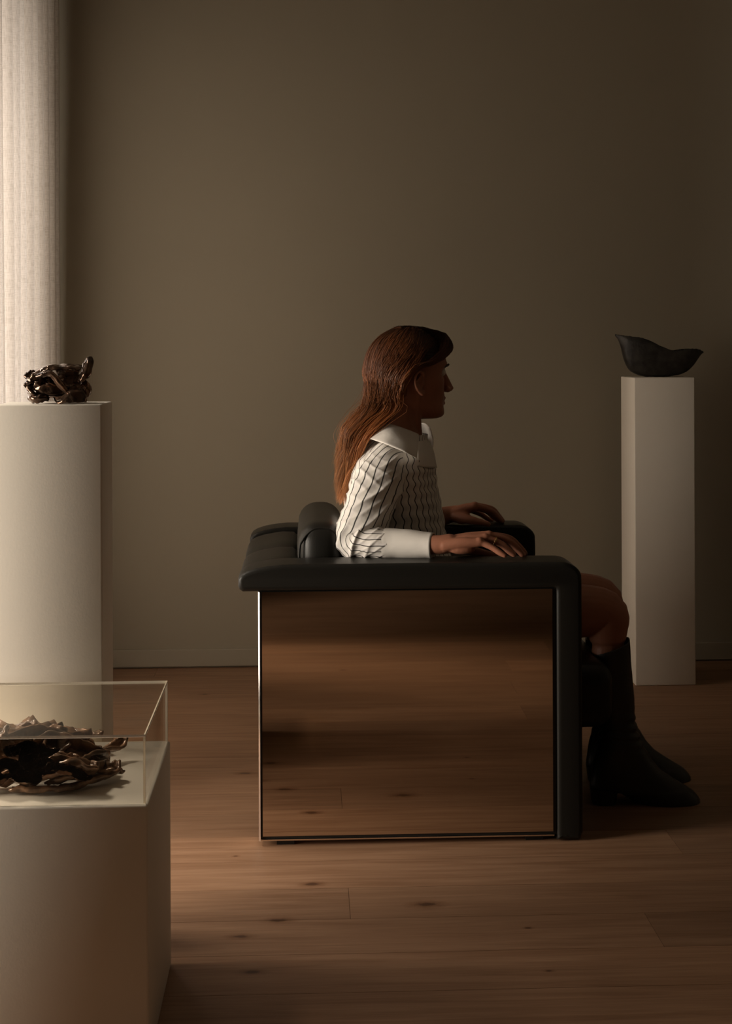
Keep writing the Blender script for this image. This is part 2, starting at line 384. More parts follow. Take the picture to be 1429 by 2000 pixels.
def hair_mat():
    m, nt, b = new_mat('auburn_hair'); N = nt.nodes; L = nt.links; out = N['Material Output']
    tc = N.new('ShaderNodeTexCoord'); sp = N.new('ShaderNodeSeparateXYZ'); L.new(tc.outputs['UV'], sp.inputs[0])
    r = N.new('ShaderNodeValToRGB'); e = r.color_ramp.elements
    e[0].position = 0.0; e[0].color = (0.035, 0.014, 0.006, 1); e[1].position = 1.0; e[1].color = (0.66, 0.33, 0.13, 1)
    q = e.new(0.35); q.color = (0.17, 0.060, 0.022, 1); q = e.new(0.65); q.color = (0.48, 0.19, 0.064, 1)  # lit orange highlight on the lower lengths is painted into this ramp
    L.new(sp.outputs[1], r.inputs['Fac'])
    mu = N.new('ShaderNodeMix'); mu.data_type = 'RGBA'; mu.blend_type = 'MULTIPLY'; mu.inputs['Factor'].default_value = 1
    r2 = N.new('ShaderNodeValToRGB'); r2.color_ramp.elements[0].color = (0.28, 0.25, 0.23, 1); r2.color_ramp.elements[1].color = (1.7, 1.6, 1.5, 1)
    L.new(sp.outputs[0], r2.inputs['Fac']); L.new(r.outputs[0], mu.inputs['A']); L.new(r2.outputs[0], mu.inputs['B'])
    L.new(mu.outputs['Result'], b.inputs['Base Color']); b.inputs['Roughness'].default_value = 0.38; setin(b, 'Specular IOR Level', 0.55)
    t = N.new('ShaderNodeBsdfTranslucent'); L.new(mu.outputs['Result'], t.inputs[0])
    mx = N.new('ShaderNodeMixShader'); mx.inputs[0].default_value = 0.25; L.new(b.outputs[0], mx.inputs[1]); L.new(t.outputs[0], mx.inputs[2]); L.new(mx.outputs[0], out.inputs['Surface'])
    return m
M_hair = hair_mat()
M_brow = mat_plain('brow_hair', (0.05, 0.025, 0.014), 0.7)

# ------------------------------------------------------------------ the room
YB = F_PX * CAM_H / (1299.5 - HOR)          # back wall
XR, YF, ZC = 5.2, -4.6, 3.0
fl = struct(box('floor', (XL - 0.2, YF - 0.1, -0.06), (XR + 0.1, YB + 0.1, -0.0156), M_under))
um = bpy.data.meshes.new('plank')
bmq = box_bm((0, 0, -0.0155), (1, 1, 0)); bmq.to_mesh(um); bmq.free(); um.materials.append(M_floor)
rr = random.Random(3)
row = 0; y = 2.82 - 0.16 * 47
while y < YB - 0.004:
    y1 = min(y + 0.16, YB + 0.02)
    joint = 0.081 if abs(y - 2.82) < 0.01 else rr.choice((rr.uniform(1.3, 2.6), rr.uniform(-1.0, -0.5), rr.uniform(0.6, 1.4)))
    cuts = [XL - 0.02]
    x = joint - 3.2
    while x < XR:
        if x > XL + 0.25 and x < XR - 0.2: cuts.append(x)
        x += 3.2
    if abs(y - 2.82) < 0.01 and 0.081 not in cuts: cuts = [XL - 0.02, 0.081, 3.28]
    cuts.append(XR + 0.02)
    for a, b_ in zip(cuts, cuts[1:]):
        o = bpy.data.objects.new('plank', um); COL.objects.link(o); o.parent = fl
        o.location = (a + 0.0004, y + 0.0004, 0); o.scale = (b_ - a - 0.0008, y1 - y - 0.0009, 1)
    y += 0.16; row += 1
struct(box('wall_back', (XL - 0.2, YB, 0), (XR + 0.1, YB + 0.12, ZC), M_wall))
struct(box('wall_right', (XR, YF, 0), (XR + 0.1, YB, ZC), M_wall))
struct(box('wall_front', (XL - 0.2, YF - 0.1, 0), (XR + 0.1, YF, ZC), M_wall))
struct(box('ceiling', (XL - 0.2, YF - 0.1, ZC), (XR + 0.1, YB + 0.12, ZC + 0.1), M_ceil))
W1 = (0.75, 1.30, 0.0, 2.4); W2 = (2.10, 4.66, 0.0, 2.3)
bmw = bmesh.new()
for lo, hi in (((YF, 0), (W1[0], ZC)), ((W1[0], 0), (W1[1], W1[2])), ((W1[0], W1[3]), (W1[1], ZC)), ((W1[1], 0), (W2[0], ZC)),
               ((W2[0], W2[3]), (W2[1], ZC)), ((W2[1], 0), (YB, ZC))):
    t_ = box_bm((XL - 0.18, lo[0], lo[1]), (XL, hi[0], hi[1])); me_ = bpy.data.meshes.new('t'); t_.to_mesh(me_); t_.free(); bmw.from_mesh(me_); bpy.data.meshes.remove(me_)
struct(add_bm('wall_left', bmw, M_wall))
for k, Wn in ((1, W1), (2, W2)):
    y0, y1, z0, z1 = Wn
    bmf = bmesh.new()
    for lo, hi in (((y0, z0), (y0 + .035, z1)), ((y1 - .035, z0), (y1, z1)), ((y0 + .035, z0), (y1 - .035, z0 + .035)), ((y0 + .035, z1 - .035), (y1 - .035, z1))):
        t_ = box_bm((XL - 0.12, lo[0], lo[1]), (XL - 0.07, hi[0], hi[1])); me_ = bpy.data.meshes.new('t'); t_.to_mesh(me_); t_.free(); bmf.from_mesh(me_); bpy.data.meshes.remove(me_)
    struct(add_bm('window_%d' % k, bmf, M_trim))
struct(box('baseboard_back', (XL + 0.01, YB - 0.012, 0.005), (XR - 0.01, YB - 0.0005, 0.066), M_trim, bevel=0.0025))
struct(box('baseboard_right', (XR - 0.012, YF + 0.01, 0.005), (XR - 0.0005, YB - 0.02, 0.066), M_trim, bevel=0.0025))

# ------------------------------------------------------------------ curtain
def build_curtain():
    ny, nzz = 420, 26; V = []; UV = []; y0, y1 = 3.40, 4.93
    rc = random.Random(11)
    ph = []; acc = 0
    for i in range(ny + 1):
        t = i / ny; acc += 2 * PI * (1.53 / ny) / (0.098 + 0.035 * noise.noise(Vector((t * 14, 3, 0)))); ph.append(acc)
    for k in range(nzz + 1):
        z = 0.02 + (2.92 - 0.02) * k / nzz
        for i in range(ny + 1):
            t = i / ny
            amp = (0.030 + 0.014 * noise.noise(Vector((t * 18, 7, z * 0.25)))) * (1.0 + 0.25 * (1 - k / nzz))
            p = ph[i] + 0.5 * noise.noise(Vector((t * 9, 1, z * 0.5)))
            s = math.sin(p); xx = XL + 0.182 + amp * (s + 0.28 * math.sin(2 * p + 0.9)) + 0.008 * noise.noise(Vector((t * 6, 5, z * 0.7)))
            yy = y0 + (y1 - y0) * t + 0.012 * math.cos(p) + 0.01 * (1 - k / nzz)
            V.append((xx, yy, z)); UV.append((t * 2.4, z))
    n = ny + 1
    Fc = [(k * n + i, k * n + i + 1, (k + 1) * n + i + 1, (k + 1) * n + i) for k in range(nzz) for i in range(ny)]
    return tag(add('sheer_curtain', V, Fc, M_curtain, uvs=UV), 'pale sheer linen curtain in narrow pleats, glowing with daylight beside the wall', 'curtain')
build_curtain()
rod = Solid(); rod.tube([(XL + 0.178, 3.30, 2.945), (XL + 0.178, 4.97, 2.945)], [0.012, 0.012], sub=2)
tag(add('curtain_rail', rod.v, rod.f, M_trim), 'slim painted rail carrying the sheer curtain under the ceiling', 'rail')

# ------------------------------------------------------------------ plinths
def plinth(name, lo, hi, label, bev=0.003):
    r = empty(name, ((lo[0] + hi[0]) / 2, (lo[1] + hi[1]) / 2, 0))
    o = add_bm(name, box_bm(lo, hi, bev, 2), M_plinth, None, True, math.radians(50))
    bpy.data.objects.remove(r); return tag(o, label, 'plinth')
# right one
Y0 = F_PX * CAM_H / (1347.5 - HOR); a = P(1241, 1347.5, Y0); b_ = P(1358.5, 1347, Y0); ztR = P(1295, 737.5, Y0).z
RP = (a.x, b_.x, Y0, Y0 + 0.205, ztR)
plinth('plinth', (RP[0], RP[2], 0), (RP[1], RP[3], RP[4]), 'slim tall white plinth carrying the dark leaf-shaped bowl')
# tall left one, just behind the low plinth
VB0 = F_PX * CAM_H / (1876 - HOR)
YT = VB0 + 0.045; a = P(-12, 791, YT); b_ = P(198.5, 790.6, YT)
TP = (a.x, b_.x, YT, YT + 0.142, a.z)
plinth('plinth', (TP[0], TP[2], 0), (TP[1], TP[3], TP[4]), 'tall white plinth near the curtain, carrying the crumpled bronze sculpture')
# vitrine plinth
VB = F_PX * CAM_H / (1876 - HOR); vb = P(334.5, 1446, VB); zv = vb.z
VF = F_PX * (CAM_H - zv) / (1566 - HOR); vf = P(286, 1566, VF)
vx1 = (vb.x + vf.x) / 2; VX = (vx1 - 0.37, vx1)
plinth('plinth', (VX[0], VF, 0), (VX[1], VB, zv), 'low wide white plinth under the clear acrylic cover', 0.004)
# acrylic cover: five panes
def pane(name, lo, hi, parent):
    b = box_bm(lo, hi); d = [hi[i] - lo[i] for i in range(3)]; ax = d.index(min(d))
    me = bpy.data.meshes.new(name); off = parent_loc(parent); bmesh.ops.translate(b, verts=b.verts[:], vec=-off); b.to_mesh(me); b.free()
    me.materials.append(M_acry); me.materials.append(M_acry_edge)
    for p in me.polygons: p.material_index = 0 if abs(p.normal[ax]) > 0.9 else 1
    o = bpy.data.objects.new(name, me); COL.objects.link(o); o.parent = parent
ins = 0.004; th = 0.004; zc0 = zv + 0.0003; zc1 = zv + 0.111
cx0, cx1, cy0, cy1 = VX[0] + ins, VX[1] - ins, VF + ins, VB - ins
case = tag(empty('acrylic_cover', ((cx0 + cx1) / 2, (cy0 + cy1) / 2, zc0)), 'clear acrylic box cover over the heap of twisted brown pieces', 'display cover')
g_ = 0.0003
pane('pane', (cx0, cy0, zc0), (cx1, cy0 + th, zc1 - th - g_), case)
pane('pane', (cx0, cy1 - th, zc0), (cx1, cy1, zc1 - th - g_), case)
pane('pane', (cx1 - th, cy0 + th + g_, zc0), (cx1, cy1 - th - g_, zc1 - th - g_), case)
pane('pane', (cx0, cy0 + th + g_, zc0), (cx0 + th, cy1 - th - g_, zc1 - th - g_), case)
pane('pane', (cx0, cy0, zc1 - th), (cx1, cy1, zc1), case)

# ------------------------------------------------------------------ armchair
YN = F_PX * CAM_H / (1652 - HOR)            # near face
AT = 0.122; YW = YN + 0.785                 # arm thickness, far face
xa, xb = P(504.5, 1400, YN).x, P(1138, 1400, YN).x
xback = P(464.5, 1130, YN).x; xpost = P(1087, 1400, YN).x; xm = P(512, 1400, YN).x
zt = P(800, 1092, YN + 0.07).z; zu = P(800, 1153, YN).z
chair = tag(empty('armchair', ((xa + xb) / 2, (YN + YW) / 2, 0)), 'black leather armchair with mirrored steel sides, the person sitting in it', 'armchair')
def arm_pad(y0, y1):
    R = 0.052; pr = []
    # outline in XZ, counter-clockwise from the bottom of the front post
    pr += [(xpost, 0.003), (xb - 0.006, 0.003), (xb, 0.02)]
    pr += [(xb, zt - R)]
    for i in range(1, 9):
        an = PI / 2 * i / 9; pr.append((xb - R + R * math.cos(an) , zt - R * 0.72 + R * 0.72 * math.sin(an)))
    pr += [(xb - R - 0.02, zt), ((xa + xb) / 2, zt + 0.001), (xback + 0.10, zt)]
    for q in ((0.068, -0.003), (0.040, -0.008), (0.019, -0.0145), (0.006, -0.022), (0.0, -0.031)):
        pr.append((xback + q[0], zt + q[1]))
    pr += [(xback, zu + 0.012), (xback + 0.003, zu + 0.005), (xback + 0.010, zu), (xpost, zu)]
    # resample, then build the slab as rings that round over at both faces
    seg = []; n0 = len(pr)
    for k in range(n0):
        a, c = Vector(pr[k]), Vector(pr[(k + 1) % n0]); m = max(1, int((c - a).length / 0.006))
        seg += [a.lerp(c, q / m) for q in range(m)]
    n0 = len(seg); nor = []
    for k in range(n0):
        t = seg[(k + 2) % n0] - seg[k - 2]; nor.append(Vector((-t.y, t.x)).normalized())
    R2 = 0.011; V = []
    prof = [(R2 * (1 - math.cos(a)), R2 * (1 - math.sin(a))) for a in [PI / 2 * q / 6 for q in range(7)]]
    ring = [(y0 + dy, ins_) for dy, ins_ in prof] + [(y0 + (y1 - y0) * 0.6, 0.0)] + [(y1 - dy * 1.6, ins_ * 1.2) for dy, ins_ in reversed(prof)]
    for yy, ins_ in ring:
        V += [(p.x + q.x * ins_, yy, p.y + q.y * ins_) for p, q in zip(seg, nor)]
    Fc = loft_faces(len(ring), n0, False, False)
    from mathutils.geometry import tessellate_polygon
    for k in (0, len(ring) - 1):
        for t in tessellate_polygon([[Vector((V[k * n0 + q][0], V[k * n0 + q][2], 0)) for q in range(n0)]]):
            Fc.append(tuple(k * n0 + q for q in t))
    o = add('arm_pad', V, Fc, M_leather, chair)
    b = bmesh.new(); b.from_mesh(o.data); bmesh.ops.recalc_face_normals(b, faces=b.faces[:]); b.to_mesh(o.data); b.free()
    return o
arm_pad(YN, YN + AT); arm_pad(YW - AT, YW)
for s, y0 in ((-1, YN + 0.004), (1, YW - 0.030)):
    ym = y0 if s < 0 else y0 + 0.026
    core = box('side_core', (xa + 0.004, y0 + 0.004, 0.016), (xpost - 0.0005, y0 + 0.06 if s < 0 else y0 + 0.024, zu - 0.0005), M_rubber, chair)
    yo = (y0, y0 + 0.0035) if s < 0 else (y0 + 0.0245, y0 + 0.028)
    box('mirror_panel', (xm, yo[0], 0.023), (xpost - 0.0085, yo[1], zu - 0.001), M_mirror, chair)
    yA, yB = (yo[0] - 0.001, yo[0] + 0.0032) if s < 0 else (yo[1] + 0.001, yo[1] - 0.0032)
    yC = y0 + 0.055 if s < 0 else y0 + 0.002
    q4 = [(xa + 0.0036, yA), (xa, yB), (xa, yC), (xa + 0.0036, yC)]
    add('edge_strip', [(x, y, z) for z in (0.012, zu - 0.001) for x, y in q4], loft_faces(2, 4), M_chrome, chair, smooth=False)
    box('bottom_strip', (xa + 0.005, yo[0] + 0.0005, 0.0125), (xpost - 0.006, yo[1] + 0.02 * (1 if s < 0 else 0.4), 0.0155), M_chrome, chair)
    for fx in (xa + 0.06, xpost - 0.05):
        box('foot', (fx - 0.02, y0 + 0.012, 0.0), (fx + 0.02, y0 + 0.052 if s < 0 else y0 + 0.024, 0.015), M_rubber, chair)
def cushion(name, lo, hi, r, puff, mat, parent, n=10):
    """rounded, slightly swollen box"""
    c = [(lo[i] + hi[i]) / 2 for i in range(3)]; h = [(hi[i] - lo[i]) / 2 for i in range(3)]
    b = bmesh.new(); bmesh.ops.create_cube(b, size=2.0)
    bmesh.ops.subdivide_edges(b, edges=b.edges[:], cuts=15, use_grid_fill=True)
    for v in b.verts:
        p = Vector(v.co); q = Vector((p.x * h[0], p.y * h[1], p.z * h[2]))
        # concentrate vertices toward the edges, then round
        q = Vector([math.copysign(h[i] * (1 - (1 - abs(p[i])) ** 1.6) if abs(p[i]) < 1 else h[i], p[i]) for i in range(3)])
        inn = Vector([max(-(h[i] - r), min(h[i] - r, q[i])) for i in range(3)])
        d = q - inn
        if d.length > 1e-9: q = inn + d.normalized() * min(r, d.length if max(abs(x) for x in p) < 0.999 else r)
        bul = [(1 - (q[j] / h[j]) ** 2) for j in range(3)]
        for i in range(3):
            o_ = [k for k in range(3) if k != i]
            q[i] += math.copysign(puff[i] * max(0, bul[o_[0]]) * max(0, bul[o_[1]]) * min(1, abs(q[i]) / h[i]), q[i])
        v.co = q + Vector(c)
    bmesh.ops.recalc_face_normals(b, faces=b.faces[:])
    return add_bm(name, b, mat, parent, True)
yi0, yi1 = YN + AT, YW - AT
ysm = yi0 + (yi1 - yi0) * 0.45
xbk = P(580, 1088, yi0).x
def back_block(y0, y1):
    pr = [(xback + 0.012, zu)]
    for q in ((0.0, -0.040), (0.0, -0.031), (0.006, -0.022), (0.019, -0.0145), (0.040, -0.008), (0.068, -0.003)):
        pr.append((xback + q[0], zt - 0.004 + q[1] - 0.001))
    pr += [(xback + 0.09, zt - 0.005), (xbk - 0.012, zt - 0.006), (xbk, zt - 0.016), (xbk, zu)]
    ny = 10; V = []
    for k in range(ny + 1):
        t = k / ny; e = (1 - (2 * t - 1) ** 6)
        for x, z in pr:
            cxx = (xback + xbk) / 2
            V.append((cxx + (x - cxx) * (0.97 + 0.03 * e), y0 + (y1 - y0) * t, z - (0.007 * (1 - e) if z > 0.3 else 0)))
    n = len(pr)
    o = add('back_pad', V, loft_faces(ny + 1, n), M_leather, chair)
    o.data.set_sharp_from_angle(angle=math.radians(50)); return o
back_block(yi0 + 0.0005, ysm); back_block(ysm + 0.0005, yi1 - 0.0005)
box('back_panel', (xa + 0.012, yi0 + 0.0005, 0.05), (xbk - 0.001, yi1 - 0.0005, zu - 0.0005), M_leather, chair)
zb = P(625, 979, yi1 - 0.03).z
bx0, bx1 = xbk + 0.001, xbk + 0.115
bol = cushion('back_cushion', (bx0, yi0 + 0.004, 0.37), (bx1, yi1 - 0.004, zb), 0.048, (0.004, 0.006, 0.004), M_leather, chair)
pp = [Vector((bx0 + 0.004, yi0 + 0.012, 0.45)), Vector((bx0 + 0.004, yi0 + 0.012, zb - 0.075)), Vector((bx0 + 0.012, yi0 + 0.014, zb - 0.038)), Vector((bx0 + 0.034, yi0 + 0.02, zb - 0.015)),
      Vector(((bx0 + bx1) / 2, yi0 + 0.022, zb - 0.010)), Vector((bx1 - 0.03, yi0 + 0.02, zb - 0.017)), Vector((bx1 - 0.006, yi0 + 0.014, zb - 0.05)), Vector((bx1 - 0.002, yi0 + 0.012, 0.5))]
pip = Solid(); pip.tube(pp, [0.0028] * len(pp), n=8); add('piping', pip.v, pip.f, M_leather, bol)
sx1 = P(1182, 1340, yi0 + 0.12).x; sz0 = P(1160, 1407, yi0 + 0.10).z
cushion('seat_cushion', (bx0 + 0.02, yi0 + 0.003, sz0), (sx1, yi1 - 0.003, 0.375), 0.045, (0.004, 0.0, 0.004), M_leather, chair)
box('seat_base', (xback + 0.06, yi0 + 0.002, 0.05), (xb - 0.16, yi1 - 0.002, sz0 + 0.006), M_rubber, chair)

# ------------------------------------------------------------------ person
HY = 3.60
per = empty('person', (P(770, 1050, HY).x, HY, 0.0))
tag(per, 'seated person with long auburn hair, white striped blouse and black heeled boots', 'person')
bod = Solid()
# --- head
HC = P(797, 746, HY); HT = math.radians(20)
Fv = Vector((math.cos(HT), math.sin(HT), 0)); Rv = Vector((math.sin(HT), -math.cos(HT), 0)); Uv = Vector((0, 0, 1))
def H(a, l, z): return HC + Fv * a + Rv * l + Uv * z
tab = [(-0.094, .078, .000, .020), (-0.090, .091, -.018, .033), (-0.082, .0965, -.034, .0425), (-0.072, .0965, -.046, .0485), (-0.060, .0935, -.058, .054), (-0.050, .0935, -.068, .0585),
       (-0.044, .0955, -.072, .061), (-0.036, .0965, -.079, .0635), (-0.024, .0945, -.088, .067), (0.0, .0935, -.097, .072), (0.018, .0935, -.100, .0745), (0.030, .0965, -.101, .0755),
       (0.044, .1005, -.101, .0762), (0.062, .098, -.099, .0752), (0.085, .087, -.092, .069), (0.105, .067, -.078, .0565), (0.118, .042, -.056, .039), (0.1245, .012, -.03, .014)]
hz_ = [t[0] for t in tab]
def tabv(z, k):
    for i in range(len(tab) - 1):
        if z <= tab[i + 1][0] + 1e-9:
            f = (z - tab[i][0]) / (tab[i + 1][0] - tab[i][0]); return tab[i][k] * (1 - f) + tab[i + 1][k] * f
    return tab[-1][k]
def bump(a, l, z, c, r): return math.exp(-(((a - c[0]) / r[0]) ** 2 + ((abs(l) - c[1]) / r[1]) ** 2 + ((z - c[2]) / r[2]) ** 2))
rings = []
for i in range(61):
    z = -0.094 + (0.1245 + 0.094) * i / 60
    f, b_, w_ = tabv(z, 1), tabv(z, 2), tabv(z, 3); c0 = -0.012 + 0.034 * min(1, max(0, (-0.03 - z) / 0.05))
    c0 = max(b_ + 0.02, min(c0, f - 0.02)); R_ = []
    for j in range(72):
        an = 2 * PI * j / 72; ca, sa = math.cos(an), math.sin(an)
        ea = 0.86 if ca > 0 else 1.0
        a_ = c0 + ((f - c0) if ca > 0 else (c0 - b_)) * math.copysign(abs(ca) ** ea, ca)
        l_ = w_ * math.copysign(abs(sa) ** 0.95, sa)
        d = 0.0
        d -= 0.0095 * bump(a_, l_, z, (0.088, 0.033, 0.024), (0.03, 0.015, 0.011))
        d += 0.0035 * bump(a_, l_, z, (0.085, 0.028, 0.043), (0.03, 0.03, 0.008))
        d += 0.0045 * bump(a_, l_, z, (0.070, 0.055, 0.000), (0.03, 0.018, 0.016))
        d -= 0.0045 * bump(a_, l_, z, (0.070, 0.052, -0.040), (0.03, 0.018, 0.02))
        dirn = Vector((a_ - c0, l_)); dirn = dirn.normalized() if dirn.length > 1e-6 else Vector((1, 0))
        a_ += dirn.x * d; l_ += dirn.y * d
        R_.append(H(a_, l_, z))
    rings.append(R_)
bod.rings(rings)
# nose, lips, chin
nose = [(0.094, 0.030, 0.0065, 0.012), (0.0985, 0.020, 0.0062, 0.012), (0.105, 0.006, 0.0072, 0.013), (0.1115, -0.008, 0.0085, 0.014), (0.1150, -0.0155, 0.0105, 0.0145), (0.1120, -0.0215, 0.0115, 0.013), (0.1045, -0.0265, 0.010, 0.009)]
R_ = []
for a_, z, w_, dpt in nose:
    ring = []
    for j in range(16):
        an = 2 * PI * j / 16
        ring.append(H(a_ + math.cos(an) * dpt - 0.002, math.sin(an) * w_, z + math.cos(an) * (-0.002)))
    R_.append(ring)
bod.rings(R_)
for s in (-1, 1): bod.ell(H(0.106, s * 0.0115, -0.0205), 0.008, 0.0058, 0.006)
bod.tube([H(0.086, -0.022, -0.049), H(0.0955, -0.010, -0.0425), H(0.0985, 0, -0.0418), H(0.0955, 0.010, -0.0425), H(0.086, 0.022, -0.049)], [0.002, 0.0045, 0.005, 0.0045, 0.002], n=10)
bod.tube([H(0.086, -0.020, -0.050), H(0.0945, -0.009, -0.0545), H(0.0965, 0, -0.055), H(0.0945, 0.009, -0.0545), H(0.086, 0.020, -0.050)], [0.002, 0.0048, 0.0055, 0.0048, 0.002], n=10)
bod.ell(H(0.088, 0, -0.078), 0.012, 0.016, 0.013)
# ears
for s in (-1, 1):
    e0 = 0.0735 * s
    def E(a, z, o): return H(a, e0 + s * o, z)
    bod.tube([E(0.012, 0.008, 0.0), E(0.008, 0.020, 0.006), E(-0.004, 0.0275, 0.010), E(-0.016, 0.022, 0.013), E(-0.0205, 0.006, 0.013), E(-0.016, -0.010, 0.010), E(-0.006, -0.022, 0.006), E(0.004, -0.0285, 0.004), E(0.009, -0.021, 0.001)],
             [0.0032, 0.0035, 0.0036, 0.0038, 0.0038, 0.0038, 0.0045, 0.0055, 0.004], n=10)
    bod.tube([E(-0.002, 0.016, 0.005), E(-0.011, 0.004, 0.008), E(-0.008, -0.009, 0.006), E(0.001, -0.016, 0.003)], [0.003, 0.0034, 0.0034, 0.003], n=8)
    bod.ell(E(-0.005, 0.002, -0.001), 0.0145, 0.005, 0.024)
    bod.ell(E(0.0085, -0.004, 0.001), 0.003, 0.004, 0.006)
# --- neck and torso
NB = P(783, 850, HY)
bod.tube([H(-0.030, 0, 0.0), H(-0.026, 0, -0.05), H(-0.030, 0, -0.09), NB + Vector((-0.004, 0, 0.0)), NB + Vector((-0.01, 0, -0.06))], [0.056, 0.053, 0.051, 0.056, 0.07], n=24)
bod.tube([H(0.0, 0.060, -0.03), H(0.006, 0.040, -0.075), NB + Vector((0.045, -0.012, -0.012))], [0.008, 0.010, 0.009], n=10)
tors = [(1130, 688, 868, .15), (1090, 692, 862, .148), (1040, 690, 852, .140), (990, 686, 846, .148), (940, 686, 838, .158), (900, 698, 832, .158), (880, 712, 826, .142), (866, 722, 824, .105), (852, 738, 822, .07), (838, 752, 820, .054)]
R_ = []
for y_, x0, x1, ry in tors:
    A, B = P(x0, y_, HY), P(x1, y_, HY); c = (A + B) / 2; rx = (B.x - A.x) / 2
    R_.append([c + Vector((math.cos(2 * PI * j / 32) * rx, math.sin(2 * PI * j / 32) * ry, 0)) for j in range(32)])
bod.rings(R_)
PEL = Vector((P(772, 1130, HY).x, HY + 0.005, 0.465))
bod.ell(PEL, 0.125, 0.175, 0.105)
# --- legs
KN = P(1176, 1197, 3.50); legs = []
DF = Vector((0.026, 0.18, 0.0))
for s, off in ((0, Vector((0, 0, 0))), (1, DF)):
    kn = KN + off; hip = PEL + Vector((0.0, -0.085 if s == 0 else 0.085, 0.005))
    mid = hip.lerp(kn, 0.55) + Vector((0, 0, 0.012)); near = hip.lerp(kn, 0.85) + Vector((0, 0, 0.006))
    bod.tube([hip, mid, near, kn + Vector((0.004, 0, 0.0)), kn + Vector((0.012, 0, -0.045))], [0.088, 0.080, 0.068, 0.058, 0.050], n=24)
    bod.ell(kn + Vector((0.018, 0, -0.012)), 0.040, 0.042, 0.046)
    ank = P(1205, 1440, 3.50) + off
    bod.tube([kn, kn + Vector((0.014, 0, -0.07)), kn.lerp(ank, 0.45) + Vector((-0.006, 0, 0)), kn.lerp(ank, 0.75) + Vector((-0.004, 0, 0)), ank], [0.048, 0.040, 0.040, 0.033, 0.028], n=20)
    bod.tube([ank, P(1225, 1495, 3.50) + off, P(1290, 1545, 3.50) + off, P(1335, 1562, 3.50) + off], [0.028, 0.030, 0.022, 0.010], n=16)
# --- arms
SH = P(752, 908, 3.465); EL = P(692, 1056, 3.380); WR = P(862, 1064, 3.305)
bod.tube([P(772, 893, 3.53), SH, SH.lerp(EL, 0.5), EL], [0.032, 0.040, 0.036, 0.026], n=20)
bod.tube([EL, P(740, 1060, 3.355), P(800, 1062, 3.325), WR + Vector((-0.012, 0, 0.0)), WR + Vector((0.02, 0, 0.003))], [0.026, 0.027, 0.025, 0.0225, 0.0225], n=20, flat=[1, 1, 1, 1.1, 1.25])
SH2 = P(760, 908, 3.75); EL2 = P(770, 1030, 3.865); WR2 = P(878, 1005, 3.925)
bod.tube([P(775, 893, 3.70), SH2, SH2.lerp(EL2, 0.5), EL2], [0.032, 0.040, 0.038, 0.030], n=20)
bod.tube([EL2, EL2.lerp(WR2, 0.4), EL2.lerp(WR2, 0.75), WR2, WR2 + Vector((0.02, 0, 0.003))], [0.034, 0.035, 0.028, 0.0235, 0.023], n=20)
# --- near hand: right hand flat on the pad, little finger nearest
def finger(ch, r0): bod.tube(ch, [r0 * 1.05, r0, r0 * 0.97, r0 * 0.78], n=12)
nh = {  # MCP, PIP, DIP, tip  (px, py, Y)
    'index': [(952, 1045, 3.335), (992, 1051, 3.342), (1012, 1067, 3.340), (1025, 1081, 3.337)],
    'middle': [(954, 1044.5, 3.315), (990, 1054, 3.317), (1009, 1071, 3.312), (1019, 1083, 3.308)],
    'ring': [(947, 1050, 3.294), (977, 1062, 3.292), (994, 1076, 3.286), (1003, 1083.5, 3.281)],
    'little': [(936, 1058, 3.275), (960, 1069, 3.268), (975, 1079, 3.262), (985, 1085, 3.258)]}
for k, r0, rm in (('index', 0.0088, 0.0125), ('middle', 0.0090, 0.0130), ('ring', 0.0086, 0.0125), ('little', 0.0076, 0.0115)):
    ch = [P(*q) for q in nh[k]]; finger(ch, r0)
    bod.ell(ch[0] + Vector((0, 0, 0.0)), 0.012, 0.0105, 0.0105)
    bod.tube([WR + Vector((0.004, (ch[0].y - 3.305) * 0.45, 0.0)), WR.lerp(ch[0], 0.55) + Vector((0, (ch[0].y - 3.305) * 0.25, 0.001)), ch[0] + Vector((0, 0, -0.002))], [0.0165, rm + 0.002, rm * 0.9], n=12)
bod.ell(P(902, 1073, 3.286), 0.032, 0.014, 0.0115)           # heel of the hand, outer side
bod.tube([P(880, 1068, 3.325), P(915, 1074, 3.352), P(945, 1081, 3.365), P(968, 1085, 3.366)], [0.014, 0.0125, 0.0098, 0.0078], n=12)
# --- far hand: left hand, thumb towards us
fh = {
    'index': [(926, 988, 3.905), (957, 997, 3.912), (970, 1009, 3.918), (979, 1018, 3.922)],
    'middle': [(927, 987, 3.925), (959, 994, 3.935), (972, 1007, 3.94), (981, 1017, 3.943)],
    'ring': [(922, 989, 3.945), (950, 998, 3.957), (964, 1010, 3.96), (974, 1017, 3.962)],
    'little': [(914, 995, 3.962), (938, 1004, 3.975), (950, 1012, 3.978), (960, 1017, 3.98)]}
for k, r0, rm in (('index', 0.0088, 0.0125), ('middle', 0.0090, 0.0130), ('ring', 0.0084, 0.0125), ('little', 0.0074, 0.011)):
    ch = [P(*q) for q in fh[k]]; finger(ch, r0)
    bod.ell(ch[0], 0.012, 0.0105, 0.0105)
    bod.tube([WR2 + Vector((0.004, (ch[0].y - 3.925) * 0.45, 0.0)), WR2.lerp(ch[0], 0.55), ch[0] + Vector((0, 0, -0.003))], [0.018, rm + 0.003, rm * 0.95], n=12)
bod.tube([P(888, 1010, 3.905), P(912, 1014, 3.882), P(935, 1019, 3.872), P(953, 1024, 3.868)], [0.0155, 0.0125, 0.0095, 0.0078], n=12)
bod.ell(P(903, 1012, 3.90), 0.026, 0.016, 0.017)
body_me = fuse(bod, 0.0024, smooth=5, fac=0.5)
link_mesh('body', body_me, M_skin, per)
